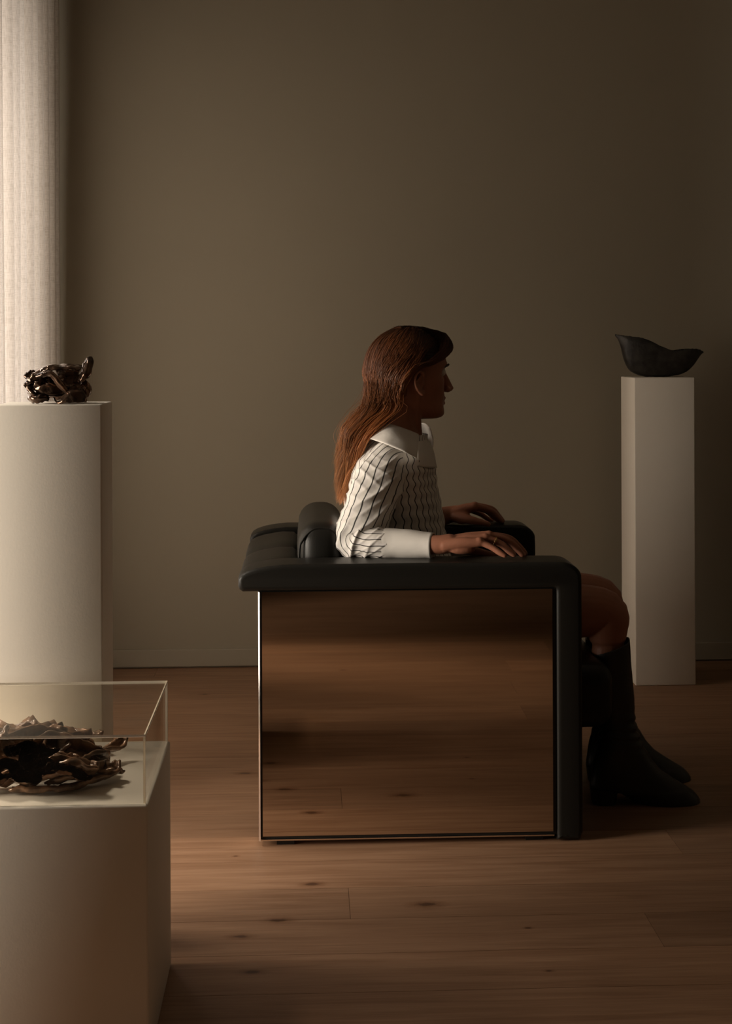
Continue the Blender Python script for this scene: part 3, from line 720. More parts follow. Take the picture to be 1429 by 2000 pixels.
# eyes, brows, ring
for s in (-1, 1):
    e = Solid(); e.ell(H(0.0775, s * 0.032, 0.0245), 0.0118, 0.0118, 0.0118); add('eye', e.v, e.f, M_eye, per)
    e = Solid(); e.tube([H(0.104, s * 0.012, 0.0395), H(0.1005, s * 0.026, 0.0435), H(0.090, s * 0.042, 0.0425), H(0.079, s * 0.052, 0.037)], [0.0022, 0.003, 0.0026, 0.001], n=8); add('eyebrow', e.v, e.f, M_brow, per)
rp, rq = P(*nh['ring'][0]), P(*nh['ring'][1]); rd = (rq - rp).normalized(); rc_ = rp.lerp(rq, 0.62)
V = []; n1, n2 = 32, 8
s1 = rd.cross(Uv).normalized(); s2 = s1.cross(rd)
for i in range(n1):
    an = 2 * PI * i / n1; dr = s1 * math.cos(an) + s2 * math.sin(an)
    for j in range(n2):
        bn = 2 * PI * j / n2; V.append(rc_ + dr * (0.0101 + 0.0012 * math.cos(bn)) + rd * 0.0021 * math.sin(bn))
add('ring', V, [(i * n2 + j, i * n2 + (j + 1) % n2, ((i + 1) % n1) * n2 + (j + 1) % n2, ((i + 1) % n1) * n2 + j) for i in range(n1) for j in range(n2)], M_gold, per)['label'] = 'thin gold ring'

# --- blouse
def cloth_loft(name, ring_fn, nr, n, mat, parent, fold=None, cap0=False, cap1=False, u0=0.0):
    """ring_fn(t, ang) -> point; uv u = metres around (mean girth), v = t"""
    V = []; UV = []
    N = n + 1
    ring_pts = [[ring_fn(i / (nr - 1), 2 * PI * j / n) for j in range(N)] for i in range(nr)]
    girth = sum((ring_pts[nr // 2][j + 1] - ring_pts[nr // 2][j]).length for j in range(n))
    for i in range(nr):
        for j in range(N):
            p = ring_pts[i][j]; t, an = i / (nr - 1), 2 * PI * j / n
            du = 0.0
            if fold:
                a = ring_pts[min(i + 1, nr - 1)][j] - ring_pts[max(i - 1, 0)][j]; b = ring_pts[i][(j + 1) % n] - ring_pts[i][(j - 1) % n]
                nn = a.cross(b); nn = nn.normalized() if nn.length > 1e-12 else Vector((0, 0, 1))
                cen = sum(ring_pts[i][:n:max(1, n // 8)], Vector((0, 0, 0))) / len(ring_pts[i][:n:max(1, n // 8)])
                if nn.dot(p - cen) < 0: nn = -nn
                d, du = fold(t, an, p); p = p + nn * d
            V.append(p); UV.append((u0 + girth * j / n + du, t))
    Fc = [(i * N + j, i * N + j + 1, (i + 1) * N + j + 1, (i + 1) * N + j) for i in range(nr - 1) for j in range(n)]
    return add(name, V, Fc, mat, parent, uvs=UV)
bt = [(1110, 684, 880, .168), (1085, 684, 876, .166), (1040, 678, 868, .160), (990, 674, 860, .166), (940, 674, 851, .172), (905, 682, 845, .172), (885, 692, 841, .155), (872, 704, 838, .130), (862, 714, 835, .104), (854, 725, 833, .086), (849, 731, 832, .076)]
btc = []
for y_, x0, x1, ry in bt:
    A, B = P(x0, y_, HY), P(x1, y_, HY); btc.append(((A + B) / 2, (B.x - A.x) / 2, ry))
def torso_ring(t, an):
    c = spline([q[0] for q in btc], t); rx = spline([q[1] for q in btc], t); ry = spline([q[2] for q in btc], t)
    ca, sa = math.cos(an), math.sin(an)
    e = 0.92
    return c + Vector((rx * math.copysign(abs(ca) ** e, ca), ry * math.copysign(abs(sa) ** e, sa), 0.0))
def torso_fold(t, an, p):
    d = 0.0014 * math.sin(p.z * 230 + 2.2 * nz3(p, 14)) * (0.4 + 0.6 * max(0, nz3(p, 9, 3) + 0.4)) + 0.004 * nz3(p, 22, 5)
    d += 0.004 * math.sin(an * 9 + 5 * nz3(p, 7, 8)) * max(0, 0.35 - t) * 2
    return d + 0.002, 0.0028 * math.sin(p.z * 210 + 3 * nz3(p, 12)) + 0.002 * nz3(p, 30, 2)
blouse = cloth_loft('blouse', torso_ring, 150, 220, M_stripe, per, torso_fold)
# near sleeve
def sleeve(keys, n_el, folds, name='sleeve', seed=0.0, nr=190, n=120):
    pts = [P(*k[:3]) for k in keys]; ra = [k[3] for k in keys]; rl = [k[4] for k in keys]
    m = nr - 1; c = [spline(pts, i / m) for i in range(nr)]; fr = frames(c, Vector((0, 1, 0)))
    # in-plane / lateral axes kept stable: lateral ~ room depth
    def ring(t, an):
        i = int(round(t * m)); tt = fr[i][0]; lat = (Vector((0, 1, 0)) - tt * tt.y).normalized(); ip = tt.cross(lat)
        return c[i] + ip * math.cos(an) * spline(ra, t) + lat * math.sin(an) * spline(rl, t)
    return cloth_loft(name, ring, nr, n, M_stripe, blouse, folds)
keys = [(784, 884, 3.510, .012, .012), (770, 890, 3.488, .034, .032), (757, 903, 3.466, .050, .046), (745, 930, 3.442, .0600, .053), (732, 962, 3.418, .0605, .052), (718, 1000, 3.400, .0585, .050),
        (703, 1033, 3.386, .0560, .047), (695, 1055, 3.378, .0530, .046), (714, 1061, 3.366, .0430, .046), (740, 1062, 3.356, .0400, .044), (760, 1063, 3.350, .0380, .041)]
def near_fold(t, an, p):
    q = p
    ridge = lambda x: (1 - abs(math.sin(x))) ** 2
    d = 0.0045 * nz3(q, 16, 1) + 0.0022 * (ridge(q.z * 120 - q.x * 60 + 2.5 * nz3(q, 14, 21)) - 0.3)
    # diagonal drag folds down the upper sleeve, gathers at the crown, crushed folds in the crook
    up = max(0, 1 - abs(t - 0.40) / 0.34)
    msk = max(0.0, min(1.0, 0.5 + 1.6 * nz3(q, 8, 11)))
    d += 0.0080 * up * msk * (ridge((q.z - 0.75 * q.x) * 62 + 1.5 * nz3(q, 10, 4)) - 0.3)
    d += 0.0045 * up * (ridge((q.z + 0.5 * q.x) * 95 + 1.8 * nz3(q, 13, 14)) - 0.3) * (1 - msk)
    cr_ = max(0, 1 - t / 0.22)
    d += 0.008 * cr_ * (ridge(an * 5.5 + 1.5 * nz3(q, 20, 2)) - 0.3)
    el = max(0, 1 - abs(t - 0.74) / 0.17)
    d += 0.0095 * el * (ridge((q.x * 75 - q.z * 45) + 1.4 * nz3(q, 12, 6)) - 0.35)
    return d, 0.0035 * nz3(q, 15, 9) + 0.0015 * up * math.sin(q.z * 60 + 2 * nz3(q, 8))
sleeve(keys, 7, near_fold)
keys2 = [(784, 884, 3.70, .012, .012), (775, 890, 3.72, .034, .032), (762, 905, 3.75, .05, .046), (762, 940, 3.80, .058, .05), (764, 990, 3.84, .054, .048), (768, 1025, 3.865, .046, .044), (790, 1028, 3.878, .042, .042), (815, 1020, 3.893, .039, .039)]
sleeve(keys2, 5, lambda t, an, p: (0.005 * nz3(p, 18, 3), 0.003 * nz3(p, 15, 9)), nr=120, n=90)
def cuff(keys, parent):
    pts = [P(*k[:3]) for k in keys]; nr = 26; m = nr - 1
    prof = [(i / m, 0.0) for i in range(nr)] + [(1 - i / 8, -0.0022) for i in range(9)]
    c = [spline(pts, q[0]) for q in prof]; V = []; n = 72
    tt = (pts[-1] - pts[0]).normalized(); lat = (Vector((0, 1, 0)) - tt * tt.y).normalized(); ip = tt.cross(lat)
    for q, cc in zip(prof, c):
        ra = spline([k[3] for k in keys], q[0]) + q[1]; rl = spline([k[4] for k in keys], q[0]) + q[1]
        for j in range(n):
            an = 2 * PI * j / n; pnt = cc + ip * math.cos(an) * ra + lat * math.sin(an) * rl
            V.append(pnt + (pnt - cc).normalized() * 0.0018 * nz3(pnt, 28, 3))
    return add('cuff', V, loft_faces(len(prof), n, False, False), M_white, blouse)
cuff([(753, 1063, 3.352, .0390, .043), (775, 1063, 3.346, .0365, .042), (810, 1064, 3.332, .0335, .039), (846, 1065.5, 3.316, .0300, .036)], blouse)
cuff([(810, 1022, 3.892, .040, .040), (835, 1016, 3.902, .037, .038), (858, 1010, 3.914, .034, .036)], blouse)
# collar
def G(rows): return [[P(*q) for q in r] for r in rows]
wob = lambda p, i, j: Vector((0, -1, 0.3)) * 0.003 * nz3(p, 30, 4)
V, Fc, uv = sheet(G([[(726, 836, 3.63), (742, 829, 3.545), (764, 829, 3.520), (792, 838, 3.520), (817, 848, 3.540)],
                     [(718, 846, 3.63), (734, 843, 3.520), (760, 848, 3.475), (792, 860, 3.465), (816, 870, 3.485)],
                     [(706, 858, 3.63), (724, 858, 3.495), (754, 868, 3.435), (788, 882, 3.415), (814, 895, 3.425)]]), 20, 40, 0.0026, wob)
add('collar', V, Fc, M_white, blouse)
V, Fc, uv = sheet(G([[(728, 836, 3.63), (745, 834, 3.672), (790, 832, 3.688), (825, 826, 3.680), (840, 836, 3.655)],
                     [(722, 850, 3.63), (742, 852, 3.69), (790, 850, 3.71), (832, 846, 3.705), (846, 860, 3.672)],
                     [(712, 866, 3.63), (735, 870, 3.71), (790, 872, 3.73), (834, 872, 3.72), (843, 890, 3.680)]]), 16, 36, 0.0022, wob)
add('collar', V, Fc, M_white, blouse)
V, Fc, uv = sheet(G([[(812, 857, 3.535), (828, 857, 3.548), (838, 862, 3.60)],
                     [(814, 880, 3.470), (834, 882, 3.496), (847, 884, 3.575)],
                     [(816, 910, 3.448), (840, 914, 3.480), (853, 914, 3.575)]]), 16, 14, 0.002, wob)
add('placket', V, Fc, M_white, blouse)
# --- skirt
sk = []
for (x_, z_, rz, ry) in ((PEL.x - 0.10, .50, .07, .12), (PEL.x - 0.06, .485, .115, .175), (PEL.x + 0.08, .487, .118, .19), (PEL.x + 0.22, .492, .103, .19), (PEL.x + 0.34, .497, .092, .186), (PEL.x + 0.38, .498, .089, .184)):
    sk.append([Vector((x_, HY + 0.005 + ry * math.copysign(abs(math.sin(2 * PI * j / 40)) ** 0.7, math.sin(2 * PI * j / 40)), z_ + rz * math.copysign(abs(math.cos(2 * PI * j / 40)) ** 0.8, math.cos(2 * PI * j / 40)))) for j in range(40)])
add('skirt', [v for r in sk for v in r], loft_faces(len(sk), 40, True, False), M_skirt, per)
# --- boots
def boot(off, first):
    rows = [(1246, 1150, 1229, .049, 0), (1262, 1150, 1230, .049, 0), (1300, 1154, 1232, .048, 0), (1340, 1163, 1235, .047, 0), (1380, 1165.5, 1238, .044, 0), (1410, 1167.5, 1240, .041, 0), (1435, 1170, 1247, .040, 0),
            (1460, 1165, 1258, .040, 0), (1485, 1158, 1273, .040, 0), (1505, 1154, 1291, .041, 0), (1522, 1152, 1316, .042, 0), (1535, 1152, 1338, .044, 0), (1539, 1156, 1345, .045, 0), (1543, 1203, 1351, .046, 0),
            (1556, 1226, 1364, .047, 0), (1566, 1240, 1367, .047, 0), (1573, 1247, 1365, .046, 0)]
    nr = 90; n = 44; V = []
    ys = [r[0] for r in rows]
    def iv(y_, k):
        for i in range(len(rows) - 1):
            if y_ <= rows[i + 1][0]:
                f = (y_ - rows[i][0]) / (rows[i + 1][0] - rows[i][0]); f = f * f * (3 - 2 * f) if k == 9 else f
                return rows[i][k] * (1 - f) + rows[i + 1][k] * f
        return rows[-1][k]
    for i in range(nr):
        y_ = 1246 + (1573 - 1246) * i / (nr - 1)
        A, B = P(iv(y_, 1), y_, 3.50), P(iv(y_, 2), y_, 3.50); c = (A + B) / 2; rx = (B.x - A.x) / 2; ry = iv(y_, 3)
        for j in range(n):
            an = 2 * PI * j / n; ca, sa = math.cos(an), math.sin(an)
            tw = 1.0 - 0.28 * max(0, (y_ - 1480) / 90) * max(0, -ca)          # narrower at the heel
            p = c + Vector((rx * math.copysign(abs(ca) ** 0.9, ca), ry * tw * sa, 0))
            if i < 22:        # top edge cut lower at the back
                p.z -= (1 - i / 22) * 0.020 * (1 - ca) * 1.0
            cre = math.exp(-((y_ - 1425) / 32) ** 2)
            p += Vector((ca, sa * 0.6, 0)) * (0.0035 * cre * math.sin(p.z * 300 + 3 * nz3(p, 14)) + 0.002 * nz3(p, 25, 3))
            V.append(p + off)
    # inside lip
    m0 = len(V)
    for j in range(n):
        p = V[j].copy(); cc = sum(V[:n], Vector()) / n; V.append(cc + (p - cc) * 0.93 + Vector((0, 0, -0.001)))
    for j in range(n):
        V.append(V[m0 + j] + Vector((0, 0, -0.03)))
    Fc = loft_faces(nr, n, False, True)
    for j in range(n):
        k = (j + 1) % n; Fc.append((j, m0 + j, m0 + k, k)); Fc.append((m0 + j, m0 + n + j, m0 + n + k, m0 + k))
    b = add('boot', V, Fc, M_boot, per)
    # heel block and sole
    Vh = []
    for (y_, x0, x1, ry) in ((1538, 1152.5, 1205, .032), (1550, 1154, 1203, .030), (1565, 1156, 1202, .0285), (1577.0, 1157, 1202, .0285)):
        A, B = P(x0, y_, 3.50), P(x1, y_, 3.50); c = (A + B) / 2; rx = (B.x - A.x) / 2
        if y_ > 1576: c.z = 0.0008
        for j in range(28):
            an = 2 * PI * j / 28; ca, sa = math.cos(an), math.sin(an)
            Vh.append(c + off + Vector((rx * math.copysign(abs(ca) ** 0.6, ca), ry * math.copysign(abs(sa) ** 0.7, sa), 0)))
    h = add('heel', Vh, loft_faces(4, 28), M_boot, b); h.data.set_sharp_from_angle(angle=math.radians(45))
    Vs = []
    for z_, x0, x1, ry in ((0.0008, 1248, 1363, .0445), (0.006, 1246, 1366, .0465)):
        A, B = P(x0, 1577, 3.50), P(x1, 1577, 3.50); c = (A + B) / 2; rx = (B.x - A.x) / 2
        for j in range(36):
            an = 2 * PI * j / 36; Vs.append(Vector((c.x + rx * math.cos(an), 3.50 + ry * math.sin(an), z_)) + off)
    s_ = add('sole', Vs, loft_faces(2, 36), M_rubber, b); s_.data.set_sharp_from_angle(angle=math.radians(45))
boot(Vector((0, 0, 0)), True); boot(DF, False)

# --- hair
def build_hair():
    rh = random.Random(5); V = []; Fc = []; UV = []
    hc = (-0.004, 0.0, 0.030); hr = (0.108, 0.086, 0.1085)
    def S(az, el, k=1.0):
        return H(hc[0] + hr[0] * k * math.cos(el) * math.cos(az), hr[1] * k * math.cos(el) * math.sin(az), hc[2] + hr[2] * k * math.sin(el))
    def hairline(az):
        d = abs(math.degrees(az))
        t = [(0, 40), (30, 36), (55, 24), (75, 16), (95, 14), (110, -14), (140, -32), (180, -36)]
        for (a, b), (c, e) in zip(t, t[1:]):
            if d <= c: return math.radians(b + (e - b) * (d - a) / (c - a))
        return math.radians(-36)
    # cap under the strands
    base = len(V); nA, nE = 72, 22
    for i in range(nE + 1):
        for j in range(nA):
            az = -PI + 2 * PI * j / nA; el = hairline(az) + (PI / 2 - hairline(az)) * i / nE
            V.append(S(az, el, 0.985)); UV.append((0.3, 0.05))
    Fc += [(base + i * nA + j, base + i * nA + (j + 1) % nA, base + (i + 1) * nA + (j + 1) % nA, base + (i + 1) * nA + j) for i in range(nE) for j in range(nA)]
    def strand(pts, r, cid, seg=30, v0=0.0, v1=1.0):
        b0 = len(V)
        c = [spline(pts, i / seg) for i in range(seg + 1)]; fr = frames(c, Vector((0.2, 1, 0.1)))
        tone = rh.random()
        for i, p in enumerate(c):
            t = i / seg; rr_ = r * (1.0 if t < 0.75 else (1 - t) / 0.25 * 0.85 + 0.15)
            for j in range(3):
                an = 2 * PI * j / 3 + 0.6
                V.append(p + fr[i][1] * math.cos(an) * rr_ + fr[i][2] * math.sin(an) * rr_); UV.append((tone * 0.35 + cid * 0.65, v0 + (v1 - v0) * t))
        for i in range(seg):
            for j in range(3):
                k = (j + 1) % 3; Fc.append((b0 + i * 3 + j, b0 + i * 3 + k, b0 + (i + 1) * 3 + k, b0 + (i + 1) * 3 + j))
    # fall of the hair behind the shoulder: (row, centre x, half width px, Y centre, Y half)
    fall = [(795, 741, 38, 3.560, .070), (830, 719, 34, 3.548, .060), (868, 697, 26, 3.545, .052), (905, 683, 19, 3.545, .045), (942, 672, 14, 3.548, .036), (980, 666, 11, 3.55, .026)]
    NC = 110; clumps = []
    for c in range(NC):
        clumps.append((rh.random(), rh.uniform(0, 6.28), rh.uniform(0.8, 1.15), rh.random(), rh.uniform(0.62, 1.03)))
    def flow(root, az_g, el_g, az_r, el_r, p, q, cl, start_pts=None):
        pts = [] if start_pts is None else list(start_pts)
        lift = 1.0 + 0.045 * rh.random()
        n = 5
        if start_pts is None:
            for i in range(n):
                t = i / (n - 1); az = az_r + (az_g - az_r) * (t ** 0.8); el = el_r + (el_g - el_r) * (t ** (2.6 if abs(az_r) < 1.9 else 1.0))
                pts.append(S(az, el, 1.0 + (lift - 1) * min(1, t * 2.5) + 0.02 * t))
        k = cl[4] * rh.uniform(0.80, 1.02)
        for i, (yy, xc, hw, Yc, Yh) in enumerate(fall):
            sp = 1.0 if i < 2 else 1.0
            wv = 0.0065 * math.sin(cl[1] * 0.35 + i * 2.0 * cl[2]) * min(1, (i + 1) / 2) + 0.0012 * rh.uniform(-1, 1)
            y2 = 790 + (yy - 790) * k
            pt = P(xc + hw * p * sp, y2, Yc + Yh * q)
            pts.append(pt + Vector((wv, wv * 0.5, 0)))
        return pts
    for s in range(4800):
        cl = clumps[rh.randrange(NC)]
        az_r = rh.uniform(-PI, PI); hl = hairline(az_r)
        el_r = hl + (PI / 2 - hl) * (rh.random() ** 0.8)
        side = 1 if az_r >= 0 else -1
        d = abs(az_r)
        az_g = side * (math.radians(112) + math.radians(66) * (d / PI) ** 0.8) ; el_g = math.radians(rh.uniform(-26, -8))
        if d > math.radians(150): az_g = az_r
        # where it ends in the fall: near side roots lie to the front of the fall
        ang = (math.radians(180) - abs(az_g)) / math.radians(70)
        p = (2 * ang - 0.9) if side > 0 else -0.9 + 0.5 * rh.random()
        p = 0.55 * max(-1, min(1, p)) + 0.45 * (2 * cl[0] - 1)
        qd = -1 + 2 * cl[3]; q = 0.5 * qd + 0.5 * (-0.7 if side > 0 else 0.7) + 0.15 * rh.uniform(-1, 1)
        p += 0.10 * rh.gauss(0, 1); 
        strand(flow(None, az_g, el_g, az_r, el_r, p, q, cl), rh.uniform(0.0004, 0.0007), cl[0])
    # fringe swept from the parting over the forehead and back behind the ear
    for s in range(1700):
        cl = clumps[rh.randrange(NC)]; u = rh.random(); j = lambda a: rh.gauss(0, a); side = 1 if rh.random() < 0.72 else -1
        o_ = 0.004 * rh.random()
        st = [H(-0.025 + 0.10 * u + j(.004), side * (0.004 + 0.02 * (1 - u)), 0.1385 - 0.016 * u ** 3 + o_), H(0.080 + 0.020 * u + o_, side * (0.020 + 0.012 * (1 - u)), 0.123 - 0.017 * u + o_),
              H(0.084 + 0.018 * u + o_, side * (0.042 + j(.003)), 0.103 - 0.016 * u + j(.002)), H(0.060 + 0.010 * u, side * (0.070 + o_), 0.079 - 0.016 * u + j(.002)),
              H(0.020 + j(.003), side * (0.082 + o_), 0.054 - 0.012 * u), H(-0.016 + j(.003), side * (0.088 + o_), 0.044 - 0.012 * u), H(-0.044 + j(.004), side * (0.085 + o_), 0.010 - 0.01 * u), H(-0.055 + j(.004), side * (0.074 + o_), -0.035)]
        kk = rh.choice((1.0, 1.0, 0.985, rh.uniform(0.8, 0.97), rh.uniform(0.8, 0.97))); c9 = H(0.0, 0, 0.03); st = [c9 + (v - c9) * (kk if n9 < 4 else max(kk, 0.985)) for n9, v in enumerate(st)]
        p = (0.45 + 0.4 * rh.random()) if side > 0 else -0.3; q = -0.75 if side > 0 else 0.75
        strand(flow(None, 0, 0, 0, 0, p * (0.5 + 0.5 * cl[0]), q, cl, start_pts=st), rh.uniform(0.0004, 0.0007), cl[0], seg=34)
    # a few loose wisps
    for s in range(60):
        cl = clumps[rh.randrange(NC)]
        az_r = rh.uniform(0.2, PI); el_r = math.radians(rh.uniform(25, 80))
        pts = flow(None, math.radians(rh.uniform(112, 175)), math.radians(-15), az_r, el_r, rh.uniform(-1.5, 1.3), rh.uniform(-1.2, 0), cl)
        strand([v + Vector((rh.gauss(0, .003), rh.gauss(0, .003), rh.gauss(0, .002))) for v in pts], 0.0003, cl[0])
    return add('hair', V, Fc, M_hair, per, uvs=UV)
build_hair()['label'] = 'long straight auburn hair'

# ------------------------------------------------------------------ sculptures
# leaf-shaped bowl on the slim plinth
def leaf_bowl():
    YC = (RP[2] + RP[3]) / 2
    st = [(1200.8, 653, 656, .002), (1207, 654.5, 664, .010), (1213, 655, 680, .019), (1219, 655.5, 704, .028), (1228, 657, 722, .036), (1240, 658.5, 730, .043), (1256, 662.5, 735, .049), (1272, 670, 736.3, .052), (1290, 679, 736.3, .053), (1308, 685, 735, .051), (1326, 683.2, 731.5, .046), (1340, 681.3, 725.5, .040), (1352, 681, 714.5, .032), (1361, 682, 702, .022), (1368, 684.5, 693, .012), (1373, 687.4, 689, .003)]
    bot = RP[4] + 0.0008
    V = []; n = 26; NS = 64; Fc = []
    for side in (0, 1):
        for i in range(NS + 1):
            t = i / NS; xx = spline([s[0] for s in st], t); y0 = spline([s[1] for s in st], t); y1 = spline([s[2] for s in st], t); w_ = max(0.0015, spline([s[3] for s in st], t))
            top, low = P(xx, y0, YC - w_ * 0.7), P(xx, y1, YC)
            zt_, zl = top.z, max(low.z, bot)
            if side: w_ = max(0.0005, w_ - 0.0035); zl += 0.004 * min(1, w_ / 0.02)
            for j in range(n + 1):
                an = PI * j / n; ca, sa = math.cos(an), max(0.0, math.sin(an))
                yy = YC - w_ * math.copysign(abs(ca) ** 0.75, ca); z = zt_ - (zt_ - zl) * (sa ** 0.85)
                p = Vector((low.x, yy, z)); k = 0.0022 * nz3(p, 55, 2) * sa + 0.003 * nz3(p, 140, 4) * (1 - sa) ** 3 * 0.6
                p += Vector((0, math.copysign(k, -ca), 0)) + Vector((0, 0, (0.0025 * nz3(p, 110, 7)) * (1 - sa) ** 4))
                p.z = max(p.z, bot + (0.003 if side else 0)); V.append(p)
    N = n + 1; M = (NS + 1) * N
    for i in range(NS):
        for j in range(n):
            a = i * N + j
            Fc.append((a, a + 1, a + N + 1, a + N)); Fc.append((M + a, M + a + N, M + a + N + 1, M + a + 1))
        for j in (0, n):
            a = i * N + j; Fc.append((a, a + N, M + a + N, M + a))
    for i in (0, NS):
        for j in range(n):
            a = i * N + j; Fc.append((a, a + 1, M + a + 1, M + a))
    tag(add('leaf_bowl', V, Fc, M_bowl), 'dark matte boat-shaped bowl with raised pointed ends on the slim plinth', 'bowl')
leaf_bowl()

# crumpled lustre sculpture on the tall plinth
def crumpled():
    ZB = TP[4] + 0.0006; YC = TP[2] + 0.080
    root = tag(empty('crumpled_sculpture', (P(115, 760, YC).x, YC, ZB)), 'glossy bronze-brown sculpture of crumpled folded sheets on the tall plinth by the curtain', 'sculpture')
    rdg = lambda p, f, sd: 1 - 2 * abs(nz3(p, f, sd))
    # photo crop coordinates (5.496x, origin 0,660) -> point; third value is depth offset in metres
    def C(q): return P(q[0] / 5.496, 660 + q[1] / 5.496, YC + q[2] * 0.8)
    def part(name, grid, thick=0.003, nu=40, nv=60, amp=0.002, seed=0.0, rag=0.0025):
        g = [[C(q) for q in r] for r in grid]
        def nzf(p, i, j):
            e = max(0, 1 - min(i, 1 - i, j, 1 - j) * 7)
            return (Vector((nz3(p, 60, seed), 0.8 * nz3(p, 60, seed + 5), nz3(p, 60, seed + 9))) * amp + Vector((0.3, -1, 0.5)) * amp * 0.9 * rdg(p, 48, seed + 3)
                    + Vector((nz3(p, 170, seed), 0, nz3(p, 170, seed + 2))) * rag * e)
        V, Fc, uv = sheet(g, nu, nv, thick, nzf)
        for v in V: v.z = max(v.z, ZB)
        add(name, V, Fc, M_lustre, root)
    core = Solid()
    core.ell(P(118, 757, YC + .01), 0.046, 0.029, 0.0205, n=72, m=44)
    V = []; c = P(118, 757, YC + .01)
    for v in core.v:
        d = (v - c).normalized()
        q = v + d * (0.0075 * rdg(v, 40, 2) + 0.0035 * rdg(v, 95, 3) - 0.005); q.z = max(q.z, ZB + 0.001); V.append(q)
    add('core', V, core.f, M_lustre, root)
    # canopy over the top, open towards us, its front hem wavy
    part('canopy', [[(330, 420, .03), (400, 350, .04), (520, 320, .045), (650, 300, .045), (760, 290, .04), (880, 330, .03)],
                    [(335, 400, .0), (410, 335, .0), (530, 300, .0), (650, 295, .0), (760, 285, .0), (885, 305, .0)],
                    [(350, 385, -.035), (430, 345, -.04), (545, 300, -.042), (640, 315, -.045), (750, 310, -.042), (870, 330, -.035)],
                    [(375, 405, -.05), (450, 380, -.055), (560, 345, -.06), (650, 340, -.056), (760, 335, -.055), (850, 350, -.045)]], seed=1)
    part('folded_sheet', [[(590, 345, -.048), (680, 345, -.052), (770, 345, -.052), (850, 350, -.044)],
                          [(640, 440, -.030), (700, 430, -.034), (770, 420, -.034), (850, 420, -.030)],
                          [(700, 540, -.044), (750, 530, -.048), (800, 520, -.048), (870, 500, -.040)]], seed=3)
    # bright fold running from upper left down to the right
    part('ribbon', [[(365, 400, -.052), (450, 375, -.062), (540, 355, -.068), (610, 400, -.070), (680, 490, -.068), (745, 585, -.060)],
                    [(380, 420, -.058), (455, 400, -.070), (535, 385, -.076), (590, 430, -.076), (660, 520, -.074), (735, 600, -.064)],
                    [(400, 445, -.050), (465, 425, -.062), (525, 410, -.066), (570, 455, -.064), (640, 545, -.062), (715, 605, -.056)]], nu=18, amp=0.0014, seed=6, rag=0.001)
    # lower lip of the left hollow
    part('folded_sheet', [[(395, 470, -.050), (440, 515, -.060), (500, 490, -.062), (520, 470, -.058)], [(380, 540, -.052), (450, 575, -.060), (560, 590, -.060), (690, 570, -.055)], [(390, 600, -.045), (460, 625, -.055), (560, 630, -.056), (690, 615, -.050)]], seed=21, nu=26, nv=40)
    # scoop on the lower right with a turned rim
    part('scoop', [[(570, 640, -.050), (620, 690, -.060), (680, 640, -.066), (735, 575, -.064), (800, 545, -.060), (880, 545, -.050), (925, 590, -.036)],
                   [(585, 655, -.056), (625, 700, -.068), (690, 665, -.076), (745, 605, -.076), (810, 580, -.072), (890, 585, -.060), (930, 630, -.044)],
                   [(600, 690, -.052), (640, 705, -.066), (700, 700, -.076), (760, 695, -.080), (830, 695, -.078), (890, 695, -.066), (925, 690, -.048)]], seed=8, amp=0.0012, rag=0.001)
    part('rolled_foot', [[(300, 620, -.03), (330, 610, -.05), (400, 615, -.06), (480, 615, -.058), (535, 640, -.05)], [(305, 650, -.035), (345, 660, -.062), (410, 645, -.070), (480, 650, -.066), (530, 670, -.056)], [(350, 690, -.03), (380, 700, -.056), (430, 703, -.064), (470, 690, -.060), (520, 685, -.05)]], seed=11, nu=24)
    part('rolled_foot', [[(270, 480, -.02), (285, 530, -.045), (330, 570, -.056), (400, 590, -.055)], [(285, 560, -.025), (310, 590, -.052), (360, 605, -.062), (420, 612, -.058)], [(320, 600, -.02), (340, 612, -.042), (380, 620, -.05), (430, 622, -.05)]], seed=13, nu=20, nv=34)
    # knotted lumps crowding the left end
    for k, (x_, y_, dz, rr_) in enumerate(((312, 385, -.02, 30), (300, 430, -.03, 34), (335, 470, -.045, 40), (380, 435, -.045, 40), (300, 505, -.04, 34), (420, 500, -.05, 44), (350, 530, -.045, 44), (360, 400, -.02, 40), (470, 450, -.03, 60))):
        s_ = Solid(); c = C((x_, y_, dz)); R0 = rr_ / 5.496 / F_PX * 2.78; s_.ell(c, R0, R0, R0, n=36, m=22)
        add('lump', [v + (v - c).normalized() * R0 * (0.75 * rdg(v, 85, k) + 0.25 * nz3(v, 200, k) - 0.25) for v in s_.v], s_.f, M_lustre, root)
    part('horn', [[(835, 455, -.036), (860, 390, -.040), (890, 310, -.036), (920, 240, -.028), (958, 198, -.018)],
                  [(870, 470, -.052), (905, 400, -.056), (935, 320, -.050), (955, 255, -.038), (968, 203, -.020)],
                  [(915, 455, -.040), (965, 400, -.040), (985, 320, -.034), (992, 255, -.026), (980, 212, -.016)],
                  [(890, 450, -.018), (945, 400, -.020), (970, 320, -.018), (980, 255, -.014), (972, 205, -.012)]], seed=14, nu=24, thick=0.004, amp=0.0016)
    part('side_flap', [[(880, 470, -.03), (925, 455, -.03), (960, 500, -.028), (982, 530, -.022)], [(860, 550, -.034), (910, 530, -.04), (950, 560, -.036), (972, 580, -.026)], [(880, 640, -.030), (910, 640, -.034), (930, 640, -.03), (945, 630, -.024)]], seed=17, nu=24, nv=30)
crumpled()

